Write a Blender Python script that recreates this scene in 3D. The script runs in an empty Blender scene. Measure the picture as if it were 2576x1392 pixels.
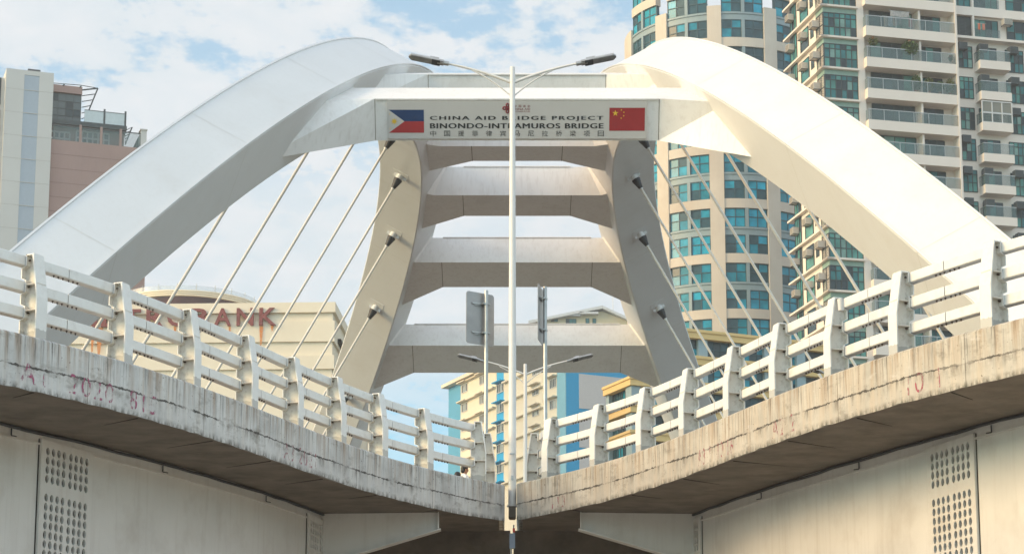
import bpy, bmesh, math, random
from mathutils import Vector, Matrix
random.seed(7)
C = bpy.context.scene.collection
R = math.radians

# ------------------------------------------------------------------ camera, sky, sun, exposure
CAMZ = 1.6
FPX, PIT, CXP, CYP = 2239.9, 0.194247, 517.0, 422.2
cam_d = bpy.data.cameras.new('camera')
cam = bpy.data.objects.new('camera', cam_d); C.objects.link(cam)
cam.location = (0, 0, CAMZ); cam.rotation_euler = (math.pi/2 + PIT, 0, 0)
cam_d.sensor_fit = 'HORIZONTAL'; cam_d.sensor_width = 36; cam_d.lens = FPX/1024*36
cam_d.shift_x = -(CXP-512)/1024; cam_d.shift_y = (CYP-276.5)/1024
cam_d.clip_start = .5; cam_d.clip_end = 6000
bpy.context.scene.camera = cam
sc = bpy.context.scene
sc.view_settings.view_transform = 'Standard'; sc.view_settings.look = 'None'
sc.view_settings.gamma = 1; sc.view_settings.exposure = 0.66

SUN = Vector((-.90, -.27, .34)).normalized()
sun_d = bpy.data.lights.new('sun', 'SUN'); sun_d.energy = 2.5; sun_d.angle = R(26); sun_d.color = (1, .66, .32)
sun = bpy.data.objects.new('sun', sun_d); C.objects.link(sun)
sun.rotation_euler = SUN.to_track_quat('Z', 'Y').to_euler()

W = bpy.data.worlds.new('World'); sc.world = W; W.use_nodes = True
def sky():
    nt = W.node_tree; n = nt.nodes; l = nt.links; n.clear()
    out = n.new('ShaderNodeOutputWorld'); bg = n.new('ShaderNodeBackground'); bg.inputs[1].default_value = .14
    st = n.new('ShaderNodeTexSky'); st.sky_type = 'NISHITA'; st.sun_disc = False
    st.sun_elevation = math.asin(SUN.z); st.sun_rotation = math.atan2(SUN.x, SUN.y)
    st.air_density = 1.0; st.dust_density = 1.0; st.ozone_density = 1.5
    tc = n.new('ShaderNodeTexCoord'); sp = n.new('ShaderNodeSeparateXYZ'); l.new(tc.outputs['Generated'], sp.inputs[0])
    def M(op, a, b=None, c=None):
        m = n.new('ShaderNodeMath'); m.operation = op
        for i, v in enumerate((a, b, c)):
            if v is None: continue
            if isinstance(v, (int, float)): m.inputs[i].default_value = v
            else: l.new(v, m.inputs[i])
        return m.outputs[0]
    zz = M('ADD', M('MAXIMUM', sp.outputs[2], .0), .10)
    cb = n.new('ShaderNodeCombineXYZ'); l.new(M('DIVIDE', sp.outputs[0], zz), cb.inputs[0]); l.new(M('DIVIDE', sp.outputs[1], zz), cb.inputs[1])
    def noise(scale, det, rough, off, sx=1, sy=1, rot=0, dist=0):
        mp = n.new('ShaderNodeMapping'); mp.inputs['Location'].default_value = off; mp.inputs['Scale'].default_value = (sx, sy, 1)
        mp.inputs['Rotation'].default_value = (0, 0, rot)
        l.new(cb.outputs[0], mp.inputs[0]); t = n.new('ShaderNodeTexNoise'); t.inputs['Scale'].default_value = scale
        t.inputs['Detail'].default_value = det; t.inputs['Roughness'].default_value = rough; t.inputs['Distortion'].default_value = dist
        l.new(mp.outputs[0], t.inputs[0]); return t.outputs[0]
    big = noise(2.6, 3, .5, (3.3, 1.1, 0), 1, .8)
    mid = noise(13, 5, .55, (0, 0, 0), 1.0, .75, .35, .3)
    fine = noise(45, 4, .6, (5, 2, 0), 1, .8)
    v = M('ADD', M('MULTIPLY', big, .9), M('ADD', M('MULTIPLY', mid, .62), M('MULTIPLY', fine, .40)))
    def ramp(v, *st_):
        r = n.new('ShaderNodeValToRGB'); e = r.color_ramp.elements
        while len(e) < len(st_): e.new(.5)
        for x, (p, c) in zip(e, st_): x.position = p; x.color = (*c, 1) if len(c) == 3 else c
        l.new(v, r.inputs[0]); return r.outputs[0]
    # cover: 0 clear, 1 cloud
    cov = ramp(v, (.74, (0, 0, 0)), (.94, (1, 1, 1)))
    # haze belt: the air whitens toward mid elevations, clearer again very low
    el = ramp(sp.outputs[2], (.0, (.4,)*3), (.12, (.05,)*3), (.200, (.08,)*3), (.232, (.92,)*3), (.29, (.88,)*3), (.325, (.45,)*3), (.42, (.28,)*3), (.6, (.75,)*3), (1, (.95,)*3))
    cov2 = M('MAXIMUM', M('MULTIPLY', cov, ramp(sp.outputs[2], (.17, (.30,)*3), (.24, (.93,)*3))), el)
    mx = n.new('ShaderNodeMix'); mx.data_type = 'RGBA'
    l.new(cov2, mx.inputs[0])
    tint = n.new('ShaderNodeMix'); tint.data_type = 'RGBA'; tint.blend_type = 'MULTIPLY'; tint.inputs[0].default_value = 1
    l.new(st.outputs[0], tint.inputs[6]); tint.inputs[7].default_value = (.86, 1.42, 1.45, 1)
    l.new(tint.outputs[2], mx.inputs[6])
    cl = n.new('ShaderNodeMix'); cl.data_type = 'RGBA'; l.new(ramp(mid, (.3, (0, 0, 0)), (.7, (1, 1, 1))), cl.inputs[0])
    cl.inputs[6].default_value = (4.35, 4.75, 5.0, 1); cl.inputs[7].default_value = (5.1, 5.15, 5.25, 1)
    l.new(cl.outputs[2], mx.inputs[7])
    dim = n.new('ShaderNodeMix'); dim.data_type = 'RGBA'; dim.blend_type = 'MULTIPLY'; dim.inputs[0].default_value = 1
    l.new(mx.outputs[2], dim.inputs[6]); 
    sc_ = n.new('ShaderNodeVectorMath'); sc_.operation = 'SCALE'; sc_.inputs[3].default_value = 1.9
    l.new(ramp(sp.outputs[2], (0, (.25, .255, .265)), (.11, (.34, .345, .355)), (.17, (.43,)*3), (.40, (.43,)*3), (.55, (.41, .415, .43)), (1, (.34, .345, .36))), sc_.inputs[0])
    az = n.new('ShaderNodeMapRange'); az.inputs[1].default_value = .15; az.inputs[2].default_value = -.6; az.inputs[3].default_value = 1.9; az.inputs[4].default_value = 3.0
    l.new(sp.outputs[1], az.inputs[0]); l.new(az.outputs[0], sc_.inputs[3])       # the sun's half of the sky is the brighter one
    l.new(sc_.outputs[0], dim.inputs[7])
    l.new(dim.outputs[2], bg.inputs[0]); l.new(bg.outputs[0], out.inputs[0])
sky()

# ------------------------------------------------------------------ pixel <-> world (1024 x 553 units; photo enlargements give D / Q)
cP, sP = math.cos(PIT), math.sin(PIT)
def ray(px, py):
    u = (px-CXP)/FPX; v = (CYP-py)/FPX
    return Vector((u, cP - v*sP, sP + v*cP))
def P(px, py, Y):
    d = ray(px, py); return d*(Y/d.y) + Vector((0, 0, CAMZ))
SD = 2575/1024
def D(x, y): return x/SD, y/SD
def elev(py):
    d = ray(CXP, py); return d.z/d.y
def plane_hit(px, py, o, n):
    d = ray(px, py); c = Vector((0, 0, CAMZ)); return c + d*((o-c).dot(n)/d.dot(n))

# ------------------------------------------------------------------ materials
MAT = {}
def mat(name, col, rough=.6, metal=0, var=.06, vscale=3, streak=0, bump=0, dirt=None, dirt_amt=0, dirt_scale=2, spec=.5, rand=0, trans=0):
    if name in MAT: return MAT[name]
    m = bpy.data.materials.new(name); m.use_nodes = True; MAT[name] = m
    nt = m.node_tree; n = nt.nodes; l = nt.links; b = n['Principled BSDF']
    b.inputs['Roughness'].default_value = rough; b.inputs['Metallic'].default_value = metal
    b.inputs['Specular IOR Level'].default_value = spec
    if trans: b.inputs['Transmission Weight'].default_value = trans; b.inputs['IOR'].default_value = 1.1
    tc = n.new('ShaderNodeTexCoord')
    def noise(scale, det=4, sc3=(1, 1, 1), rough_=.6):
        mp = n.new('ShaderNodeMapping'); mp.inputs['Scale'].default_value = sc3; l.new(tc.outputs['Object'], mp.inputs[0])
        t = n.new('ShaderNodeTexNoise'); t.inputs['Scale'].default_value = scale; t.inputs['Detail'].default_value = det
        t.inputs['Roughness'].default_value = rough_; l.new(mp.outputs[0], t.inputs[0]); return t.outputs[0]
    def remap(v, a, b_, c, d):
        r = n.new('ShaderNodeMapRange'); r.inputs[1].default_value = a; r.inputs[2].default_value = b_
        r.inputs[3].default_value = c; r.inputs[4].default_value = d; l.new(v, r.inputs[0]); return r.outputs[0]
    def mix(f, a, b_, blend='MIX'):
        x = n.new('ShaderNodeMix'); x.data_type = 'RGBA'; x.blend_type = blend
        if isinstance(f, float): x.inputs[0].default_value = f
        else: l.new(f, x.inputs[0])
        for i, q in ((6, a), (7, b_)):
            if isinstance(q, tuple): x.inputs[i].default_value = (*q, 1)
            else: l.new(q, x.inputs[i])
        return x.outputs[2]
    c = mix(remap(noise(vscale), .3, .7, 0, 1), tuple(x*(1-var) for x in col), tuple(min(1, x*(1+var)) for x in col))
    if dirt_amt:
        c = mix(remap(noise(dirt_scale, 6), .52, .75, 0, dirt_amt), c, dirt or (.12, .10, .08))
    if streak:
        c = mix(remap(noise(1, 5, (6, 6, .35)), .5, .8, 0, streak), c, dirt or (.16, .13, .10))
    if rand:
        oi = n.new('ShaderNodeObjectInfo'); c = mix(remap(oi.outputs['Random'], 0, 1, 0, rand), c, (.01, .015, .02))
    l.new(c, b.inputs['Base Color'])
    if bump:
        bp = n.new('ShaderNodeBump'); bp.inputs['Strength'].default_value = bump; bp.inputs['Distance'].default_value = .02
        l.new(noise(vscale*9, 6), bp.inputs['Height']); l.new(bp.outputs[0], b.inputs['Normal'])
    return m
M_steel = mat('bridge_white_paint', (.72, .725, .725), .42, var=.025, vscale=.35, dirt=(.50, .46, .40), dirt_amt=.16, dirt_scale=.45, streak=.12)
M_beam = mat('beam_white_paint', (.84, .83, .81), .45, var=.03, vscale=.5, dirt=(.36, .30, .24), dirt_amt=.16, dirt_scale=.8, streak=.24)
M_joint = mat('plate_joint_grey', (.66, .65, .62), .7)
M_seam = mat('seam_dark', (.22, .18, .14), .8)
M_cable = mat('cable_sheath', (.74, .70, .64), .5, streak=.06)
M_rubber = mat('black_rubber', (.018, .018, .022), .5)
M_rail = mat('railing_white_paint', (.74, .74, .72), .45, var=.03, vscale=4, dirt=(.30, .25, .19), dirt_amt=.22, dirt_scale=5)
M_web = mat('railing_web_paint', (.66, .63, .57), .55, var=.05, vscale=7, dirt=(.16, .11, .07), dirt_amt=.55, dirt_scale=7)
M_bolt = mat('rusty_bolt', (.07, .05, .04), .6, .3)
M_wall = mat('girder_paint', (.73, .725, .70), .6, var=.05, vscale=.7, dirt=(.28, .22, .16), dirt_amt=.28, dirt_scale=.9, bump=.08, streak=.2)
M_hole = mat('dark_hole', (.02, .014, .01), .9)
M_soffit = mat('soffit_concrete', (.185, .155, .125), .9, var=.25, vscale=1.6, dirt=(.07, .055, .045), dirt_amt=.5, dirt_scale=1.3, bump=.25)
M_pole = mat('pole_white_paint', (.72, .70, .67), .4, var=.03, dirt=(.3, .25, .2), dirt_amt=.15, dirt_scale=3)
M_galv = mat('galvanised_steel', (.42, .42, .41), .38, .75, var=.12, vscale=6)
M_signback = mat('sign_back_aluminium', (.36, .35, .345), .45, .5, var=.1, vscale=3)
M_asphalt = mat('asphalt', (.07, .065, .06), .9, var=.2); M_pave = mat('pale_pavement', (.12, .10, .085), .9, var=.15)
M_ground = mat('street_ground', (.13, .11, .09), .9, var=.2, vscale=.3)
M_dark = mat('dark_metal', (.05, .055, .06), .5)
M_lens = mat('lamp_lens', (.24, .245, .25), .3, var=.3, vscale=6, dirt=(.35, .36, .37), dirt_amt=.6, dirt_scale=5)
M_black = mat('sign_black_letter', (.015, .02, .022), .5)
M_red = mat('flag_red', (.34, .02, .025), .5, var=.08)
M_fred = mat('flag_light_red', (.42, .025, .03), .5, var=.06)
M_blue = mat('flag_blue', (.004, .04, .14), .5, var=.08)
M_yel = mat('flag_yellow', (.80, .52, .04), .5)
M_signw = mat('sign_white_panel', (.60, .585, .565), .45, var=.03, vscale=1)
M_logo = mat('logo_crimson', (.22, .02, .03), .5)

def concrete(name, base, cool):
    m = bpy.data.materials.new(name); m.use_nodes = True
    nt = m.node_tree; n = nt.nodes; l = nt.links; b = n['Principled BSDF']; b.inputs['Roughness'].default_value = .9
    uv = n.new('ShaderNodeUVMap'); uv.uv_map = 'UVMap'; sp = n.new('ShaderNodeSeparateXYZ'); l.new(uv.outputs[0], sp.inputs[0])
    u, v = sp.outputs[0], sp.outputs[1]       # metres along, 0..1 up the face
    def noise(scale, det=5, s3=(1, 1, 1), off=(0, 0, 0), rough=.6):
        mp = n.new('ShaderNodeMapping'); mp.inputs['Scale'].default_value = s3; mp.inputs['Location'].default_value = off; l.new(uv.outputs[0], mp.inputs[0])
        t = n.new('ShaderNodeTexNoise'); t.inputs['Scale'].default_value = scale; t.inputs['Detail'].default_value = det; t.inputs['Roughness'].default_value = rough
        l.new(mp.outputs[0], t.inputs[0]); return t.outputs[0]
    def MR(v_, a, b_, c, d):
        r = n.new('ShaderNodeMapRange'); r.inputs[1].default_value = a; r.inputs[2].default_value = b_; r.inputs[3].default_value = c; r.inputs[4].default_value = d
        l.new(v_, r.inputs[0]); return r.outputs[0]
    def MA(op, a, b_=0):
        q = n.new('ShaderNodeMath'); q.operation = op
        for i, x in enumerate((a, b_)):
            if isinstance(x, (int, float)): q.inputs[i].default_value = x
            else: l.new(x, q.inputs[i])
        return q.outputs[0]
    def mix(f, a, b_):
        x = n.new('ShaderNodeMix'); x.data_type = 'RGBA'; l.new(f, x.inputs[0])
        for i, q in ((6, a), (7, b_)):
            if isinstance(q, tuple): x.inputs[i].default_value = (*q, 1)
            else: l.new(q, x.inputs[i])
        return x.outputs[2]
    c = mix(MR(noise(1.1, 6), .35, .65, 0, 1), tuple(x*.80 for x in base), tuple(x*1.14 for x in base))
    c = mix(MR(noise(1, 7, (5, .5, 1)), .47, .60, 0, .75), c, (.62, .61, .58) if cool else (.52, .46, .38))   # pale lime runs
    top = MR(v, .25, 1.0, .15, 1)
    c = mix(MA('MULTIPLY', MR(noise(1, 7, (8, .35, 1), (3, 0, 0), .7), .47, .62, 0, .8), top), c, (.30, .20, .12))   # rust brown runs
    c = mix(MA('MULTIPLY', MR(noise(1, 7, (17, .5, 1), (7, 2, 0), .75), .52, .62, 0, .85), top), c, (.085, .08, .075)) # dark runs
    c = mix(MR(noise(1.7, 8, (1, 1.5, 1), (1, 5, 0), .7), .55, .68, 0, .62), c, (.17, .155, .13))    # blotches
    c = mix(MR(noise(.9, 8, (1, 2.2, 1), (11, 5, 0), .72), .60, .68, 0, .7), c, (.60, .57, .54))     # patched pale areas
    # ragged cold joint half way up the face
    jl = MA('ADD', .44, MA('ADD', MA('MULTIPLY', MA('SUBTRACT', noise(.35, 3, (1, .02, 1), (0, 9, 0), .5), .5), .16), MA('MULTIPLY', MA('SUBTRACT', noise(7, 8, (1, .02, 1), (0, 4, 0), .8), .5), .14)))
    dj = MA('ABSOLUTE', MA('SUBTRACT', v, jl))
    wd = MR(noise(5, 6, (1, .05, 1), (8, 0, 0), .8), .4, .62, .004, .034)
    jm = MA('MULTIPLY', MA('LESS_THAN', dj, wd), MR(noise(.8, 4, (1, .05, 1), (4, 0, 0)), .40, .50, 0, .9))
    c = mix(jm, c, (.04, .035, .03))
    below = MA('SUBTRACT', jl, v)
    jm2 = MA('MULTIPLY', MR(below, 0, .26, .8, 0), MR(noise(2.2, 7, (2.2, .35, 1), (2, 2, 0), .7), .50, .64, 0, 1))
    jm2 = MA('MULTIPLY', jm2, MR(below, -.001, .0, 0, 1))
    c = mix(jm2, c, (.11, .10, .085))                                                           # grime hanging below the joint
    # formwork joints
    w = MA('ABSOLUTE', MA('SUBTRACT', MA('FRACT', MA('DIVIDE', u, 3.35)), .5))
    c = mix(MR(w, .0012, .0035, .7, 0), c, (.07, .06, .05))
    # mossy bottom drip edge
    c = mix(MA('MULTIPLY', MR(v, .0, .13, 1, 0), MR(noise(4, 7, (2.2, .6, 1), (0, 3, 0), .7), .42, .58, 0, .92)), c, (.055, .05, .035))
    # small pits and bolt holes
    c = mix(MR(noise(18, 2, (1, 1, 1)), .68, .72, 0, .85), c, (.07, .05, .04))
    l.new(c, b.inputs['Base Color'])
    bp = n.new('ShaderNodeBump'); bp.inputs['Strength'].default_value = .35; bp.inputs['Distance'].default_value = .02
    l.new(MA('SUBTRACT', noise(7, 8), MA('MULTIPLY', jm, .8)), bp.inputs['Height']); l.new(bp.outputs[0], b.inputs['Normal'])
    return m
M_concL = concrete('parapet_concrete_pale', (.57, .575, .565), 1)
M_concR = concrete('parapet_concrete_tan', (.50, .475, .425), 0)
def stencil(name, col, cut=.50):
    m = bpy.data.materials.new(name); m.use_nodes = True; nt = m.node_tree; n = nt.nodes; l = nt.links
    b = n['Principled BSDF']; b.inputs['Base Color'].default_value = (*col, 1); b.inputs['Roughness'].default_value = .85
    tc = n.new('ShaderNodeTexCoord'); mp = n.new('ShaderNodeMapping'); mp.inputs['Scale'].default_value = (9, 9, 3)
    l.new(tc.outputs['Object'], mp.inputs[0]); t = n.new('ShaderNodeTexNoise'); t.inputs['Scale'].default_value = 2.2; t.inputs['Detail'].default_value = 6; t.inputs['Roughness'].default_value = .75
    l.new(mp.outputs[0], t.inputs[0]); r = n.new('ShaderNodeMapRange'); r.inputs[1].default_value = cut; r.inputs[2].default_value = cut+.09
    l.new(t.outputs[0], r.inputs[0]); l.new(r.outputs[0], b.inputs['Alpha']); return m
M_sten = stencil('faded_pink_stencil', (.38, .10, .18), .48)
M_sten2 = stencil('very_faded_pink_stencil', (.38, .09, .13), .49)
M_rust = stencil('rust_run', (.62, .22, .06), .40)

# ------------------------------------------------------------------ mesh builder
ROOT = {}
class MB:
    def __init__(s): s.v = []; s.f = []; s.m = []; s.sm = []; s.uv = []
    def add(s, vs, fs, m=0, smooth=False, uvs=None):
        o = len(s.v); s.v += [Vector(q) for q in vs]
        for i, f in enumerate(fs):
            s.f.append([o+k for k in f]); s.m.append(m); s.sm.append(smooth)
            s.uv.append(uvs[i] if uvs else None)
    def quad(s, a, b, c, d, m=0, uv=None): s.add([a, b, c, d], [(0, 1, 2, 3)], m, False, [uv] if uv else None)
    def hexa(s, p, m=0):   # p: bottom 4 (ccw from above), top 4
        s.add(p, [(3, 2, 1, 0), (4, 5, 6, 7), (0, 1, 5, 4), (1, 2, 6, 5), (2, 3, 7, 6), (3, 0, 4, 7)], m)
    def box(s, c, d, ax=None, m=0):
        c = Vector(c); X, Y, Z = ax or (Vector((1, 0, 0)), Vector((0, 1, 0)), Vector((0, 0, 1)))
        a, b, e = (q/2 for q in d)
        s.hexa([c+X*i*a+Y*j*b+Z*k*e for k in (-1, 1) for i, j in ((-1, -1), (1, -1), (1, 1), (-1, 1))], m)
    def prism(s, poly, vec, m=0, smooth=False):   # poly: 3d points, ccw seen from +vec end
        n = len(poly); vec = Vector(vec); a = [Vector(p) for p in poly]; b = [p+vec for p in a]
        s.add(a+b, [tuple(range(n-1, -1, -1)), tuple(range(n, 2*n))], m)
        for i in range(n):
            j = (i+1) % n; s.add([a[i], a[j], b[j], b[i]], [(0, 1, 2, 3)], m, smooth)
    def tube(s, pts, r, seg=10, m=0, caps=True):
        pts = [Vector(p) for p in pts]; rs = r if isinstance(r, (list, tuple)) else [r]*len(pts)
        vs = []; up = None
        for i, p in enumerate(pts):
            t = (pts[min(i+1, len(pts)-1)]-pts[max(i-1, 0)]).normalized()
            if up is None: up = t.orthogonal().normalized()
            up = (up - t*up.dot(t)).normalized(); w = t.cross(up)
            vs += [p+(up*math.cos(2*math.pi*k/seg)+w*math.sin(2*math.pi*k/seg))*rs[i] for k in range(seg)]
        fs = [(i*seg+k, i*seg+(k+1) % seg, (i+1)*seg+(k+1) % seg, (i+1)*seg+k) for i in range(len(pts)-1) for k in range(seg)]
        s.add(vs, fs, m, True)
        if caps: s.add(vs[:seg], [tuple(range(seg-1, -1, -1))], m); s.add(vs[-seg:], [tuple(range(seg))], m)
    def sweep(s, prof_fn, n, closed=True, m=0, caps=True, smooth=True, sharp=True):
        # prof_fn(i) -> list of points; separate strips keep the edges crisp
        rings = [[Vector(p) for p in prof_fn(i)] for i in range(n)]; k = len(rings[0])
        for j in range(k if closed else k-1):
            j2 = (j+1) % k; vs = []
            for r in rings: vs += [r[j], r[j2]]
            s.add(vs, [(2*i, 2*i+1, 2*i+3, 2*i+2) for i in range(n-1)], m, smooth)
        if caps and closed: s.add(rings[0], [tuple(range(k-1, -1, -1))], m); s.add(rings[-1], [tuple(range(k))], m)
    def ellipsoid(s, c, r, nu=12, nv=8, m=0, ax=None):
        c = Vector(c); X, Y, Z = ax or (Vector((1, 0, 0)), Vector((0, 1, 0)), Vector((0, 0, 1))); vs = []
        for j in range(nv+1):
            a = math.pi*j/nv
            vs += [c+X*r[0]*math.sin(a)*math.cos(2*math.pi*i/nu)+Y*r[1]*math.sin(a)*math.sin(2*math.pi*i/nu)-Z*r[2]*math.cos(a) for i in range(nu)]
        s.add(vs, [(j*nu+i, j*nu+(i+1) % nu, (j+1)*nu+(i+1) % nu, (j+1)*nu+i) for j in range(nv) for i in range(nu)], m, True)
    def build(s, name, mats, parent=None, loc=None, fix=True):
        if not isinstance(mats, (list, tuple)): mats = [mats]
        base = ROOT[parent] if parent is not None else Vector(loc or (0, 0, 0))
        me = bpy.data.meshes.new(name); me.from_pydata([tuple(q-base) for q in s.v], [], s.f)
        for q in mats: me.materials.append(q)
        me.polygons.foreach_set('material_index', s.m); me.polygons.foreach_set('use_smooth', s.sm)
        if any(s.uv):
            ul = me.uv_layers.new(name='UVMap')
            for p, u in zip(me.polygons, s.uv):
                if u:
                    for li, q in zip(p.loop_indices, u): ul.data[li].uv = q
        if fix:
            bm = bmesh.new(); bm.from_mesh(me); bmesh.ops.recalc_face_normals(bm, faces=bm.faces); bm.to_mesh(me); bm.free()
        o = bpy.data.objects.new(name, me); C.objects.link(o)
        if parent is not None: o.parent = parent
        else: o.location = base
        ROOT[o] = base; return o
def tag(o, label=None, cat=None, group=None, kind=None):
    for k, v in (('label', label), ('category', cat), ('group', group), ('kind', kind)):
        if v: o[k] = v
    return o
def empty(name, loc, label, cat, group=None):
    o = bpy.data.objects.new(name, None); C.objects.link(o); o.location = loc; o.empty_display_size = .5
    ROOT[o] = Vector(loc); return tag(o, label, cat, group)
def text_geo(s, spacing=1.0, extrude=0.0, bold=0.0):
    cu = bpy.data.curves.new('lettering', 'FONT'); cu.body = s; cu.size = 1; cu.space_character = spacing; cu.extrude = extrude
    cu.resolution_u = 3; cu.offset = bold
    o = bpy.data.objects.new('lettering', cu); C.objects.link(o)
    dg = bpy.context.evaluated_depsgraph_get(); dg.update(); me = o.evaluated_get(dg).to_mesh()
    vs = [v.co.copy() for v in me.vertices]; fs = [tuple(p.vertices) for p in me.polygons]
    o.evaluated_get(dg).to_mesh_clear(); C.objects.unlink(o); bpy.data.objects.remove(o); bpy.data.curves.remove(cu)
    return vs, fs
def put_text(mb, s, o, X, Y, x0, x1, y0, y1, spacing=1.0, extrude=0, n=None, m=0, lift=0.0, bold=0.0):
    vs, fs = text_geo(s, spacing, extrude, bold)
    if not vs: return
    ax, bx = min(v.x for v in vs), max(v.x for v in vs); ay, by = min(v.y for v in vs), max(v.y for v in vs)
    n = n or X.cross(Y)
    mb.add([o + X*(x0+(v.x-ax)/(bx-ax)*(x1-x0)) + Y*(y0+(v.y-ay)/(by-ay)*(y1-y0)) + n*(v.z*(1)+lift) for v in vs], fs, m)
ORD = ['first', 'second', 'third', 'fourth', 'fifth', 'sixth', 'seventh', 'eighth', 'ninth', 'tenth', 'eleventh', 'twelfth', 'thirteenth', 'fourteenth', 'fifteenth', 'sixteenth', 'seventeenth', 'eighteenth', 'nineteenth', 'twentieth']

# ------------------------------------------------------------------ ground
g = MB(); g.quad((-3000, -200, 0), (3000, -200, 0), (3000, 5000, 0), (-3000, 5000, 0)); tag(g.build('ground', M_ground), kind='structure')
g = MB(); g.quad((-40, -30, .004), (40, -30, .004), (40, 56, .004), (-40, 56, .004)); tag(g.build('road', mat('pale_bounce_road', (.36, .33, .29), .9, var=.15, vscale=.5)), kind='structure')  # unseen road, made pale to bounce light onto the girder walls

# ------------------------------------------------------------------ arch bridge
D0, AW, LEAN, AR, AZ, RW, RH, AL = 64.3963, 20.16587, .511350, 30.41528, 10.35832+CAMZ, 2.56296, 3.01242, 90.
cl, sl = math.cos(LEAN), math.sin(LEAN)
def arch(s, on=0, ob=0, side=-1):
    u = AR*(1-s*s); y = D0+AL*(s+1)/2; T = Vector((AL/2, -2*AR*s)).normalized(); N = Vector((-T.y, T.x))
    Y = y+on*N.x; U = u+on*N.y; X = AW-U*sl+ob*cl
    return Vector((side*X, Y, AZ+U*cl+ob*sl))
DZ = 7.86+CAMZ
bridge = empty('arch_bridge', (0, D0+45, DZ), 'white steel arch bridge with two ribs leaning together over the deck', 'bridge')
def rib(side):
    mb = MB(); n = 150; c = .05
    def prof(i):
        s = -1.05+2.10*i/(n-1); a, b = RH/2, RW/2
        q = [(a, b-c), (a-c, b), (-a+c, b), (-a, b-c), (-a, -b+c), (-a+c, -b), (a-c, -b), (a, -b+c)]
        return [arch(s, on, ob, side) for on, ob in q]
    mb.sweep(prof, n)
    o = mb.build('arch_rib', M_steel, bridge)
    # lip strips along the two upper edges
    lp = MB()
    for ob0 in (RW/2-.09, -RW/2+.01):
        lp.sweep(lambda i: [arch(-1.04+2.08*i/(n-1), RH/2+h, ob0+d, side) for h, d in ((.002, 0), (.05, 0), (.05, .08), (.002, .08))], n)
    lp.build('edge_lip', M_steel, o)
    for sj in [-.96+.155*k for k in range(13)]:
        jm = MB(); a, b_ = RH/2+.004, RW/2+.004; ds_ = .0003
        jm.sweep(lambda i: [arch(sj+(ds_ if i else -ds_), on, ob, side) for on, ob in ((a, b_), (-a, b_), (-a, -b_), (a, -b_))], 2, caps=False, smooth=False); jm.build('plate_joint', M_joint, o)
    return o
ribs = {-1: rib(-1), 1: rib(1)}
ribs[-1]['label'] = 'left arch rib of the bridge in cool shade'; ribs[1]['label'] = 'right arch rib of the bridge in warm sun'
def beam_frame(s):
    u = AR*(1-s*s); Y = D0+AL*(s+1)/2; T = Vector((0, AL/2, -2*AR*s*cl)).normalized()
    if s > .0: T = -T                      # T points toward the crown
    N = Vector((0, -T.z, T.y)) if s <= 0 else Vector((0, T.z, -T.y))
    return Vector((0, Y, AZ+u*cl)), T, N, u
OFF, BA, BH = -.5, 1.2, 1.72
def inner_x(s, t, n):
    o, T, N, u = beam_frame(s); p = o+T*t+N*n; U = (p.z-AZ)/cl
    return AW-U*sl-RW/2*cl
BEAMS = [(-.487, 5.75, 3.0, 1.8), (-.327, 3.9, 3.0, 1.8), (-.1575, 2.4, 3.2, 1.8), (.0025, 2.3, 3.4, 1.8), (.1625, 2.9, 3.2, 1.8), (.3225, 4.25, 3.6, 1.8), (.4825, 6.2, 3.2, 1.8)]
def pix(q):
    q = q-Vector((0, 0, CAMZ)); d = q.y*cP+q.z*sP; return CXP+FPX*q.x/d
def flare(s, n, target):     # how far along the rib a flare runs, so that it ends where the photo shows it
    lo, hi = .5, 12
    for _ in range(40):
        m_ = (lo+hi)/2; o, T, N, u = beam_frame(s); x = inner_x(s, -m_, n)
        if pix(o+Vector((x, 0, 0))-T*m_+N*n) < target: lo = m_
        else: hi = m_
    return lo
for bi, (s, xc, bl, bu) in enumerate(BEAMS):
    bl2 = bl
    if bi == 0: bl = flare(s, OFF+BH/2, 719.5); bl2 = flare(s, OFF-BH/2, 769); print('flare', bl, bl2)
    if bi == 1: bl2 = 4.6
    o, T, N, u = beam_frame(s); mb = MB()
    def outl(n):
        bl_ = bl if n > OFF else bl2
        xb, xt = inner_x(s, -bl_, n)+.35, inner_x(s, bu, n)+.35
        xct = min(inner_x(s, BA, n)-.45, xc+1.6)
        return [(-xb, -bl_), (-xc, -BA), (xc, -BA), (xb, -bl_), (xt, bu), (xct, BA), (-xct, BA), (-xt, bu)]
    lo = [o+Vector((x, 0, 0))+T*t+N*(OFF-BH/2) for x, t in outl(OFF-BH/2)]
    hi = [o+Vector((x, 0, 0))+T*t+N*(OFF+BH/2) for x, t in outl(OFF+BH/2)]
    # caps split so that they stay planar and convex
    for ring, rev in ((lo, 1), (hi, 0)):
        for f in ((1, 2, 5, 6), (0, 1, 6, 7), (2, 3, 4, 5)):
            mb.add([ring[k] for k in (f[::-1] if rev else f)], [(0, 1, 2, 3)])
    for i in range(8):
        j = (i+1) % 8; mb.add([lo[i], lo[j], hi[j], hi[i]], [(0, 1, 2, 3)])
    ob = mb.build('cross_beam', M_beam, bridge)
    X = Vector((1, 0, 0))
    for sg in (-1, 1):   # weld seams
        sm = MB(); sm.box(o+X*sg*xc+N*(OFF-BH/2-.002), (.03, 2*BA, .01), (X, T, N))
        sm.box(o+X*sg*(xc-.0)-T*(BA+.002)+N*OFF, (.03, .01, BH*.96), (X, T, N)); sm.build('weld_seam', M_seam, ob)
    lip = MB(); sgn = -1 if s < 0 else 1
    lip.box(o+T*sgn*(BA+.03)+N*(OFF+BH/2-.02 if s < 0 else OFF+BH/2+.0), (2*xc*.99, .06, .05), (X, T, N)); lip.build('drip_lip', M_beam, ob)
HS = [-.85, -.695, -.54, -.385, -.23, -.075, .08, .235, .39, .545, .70, .855]
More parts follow.
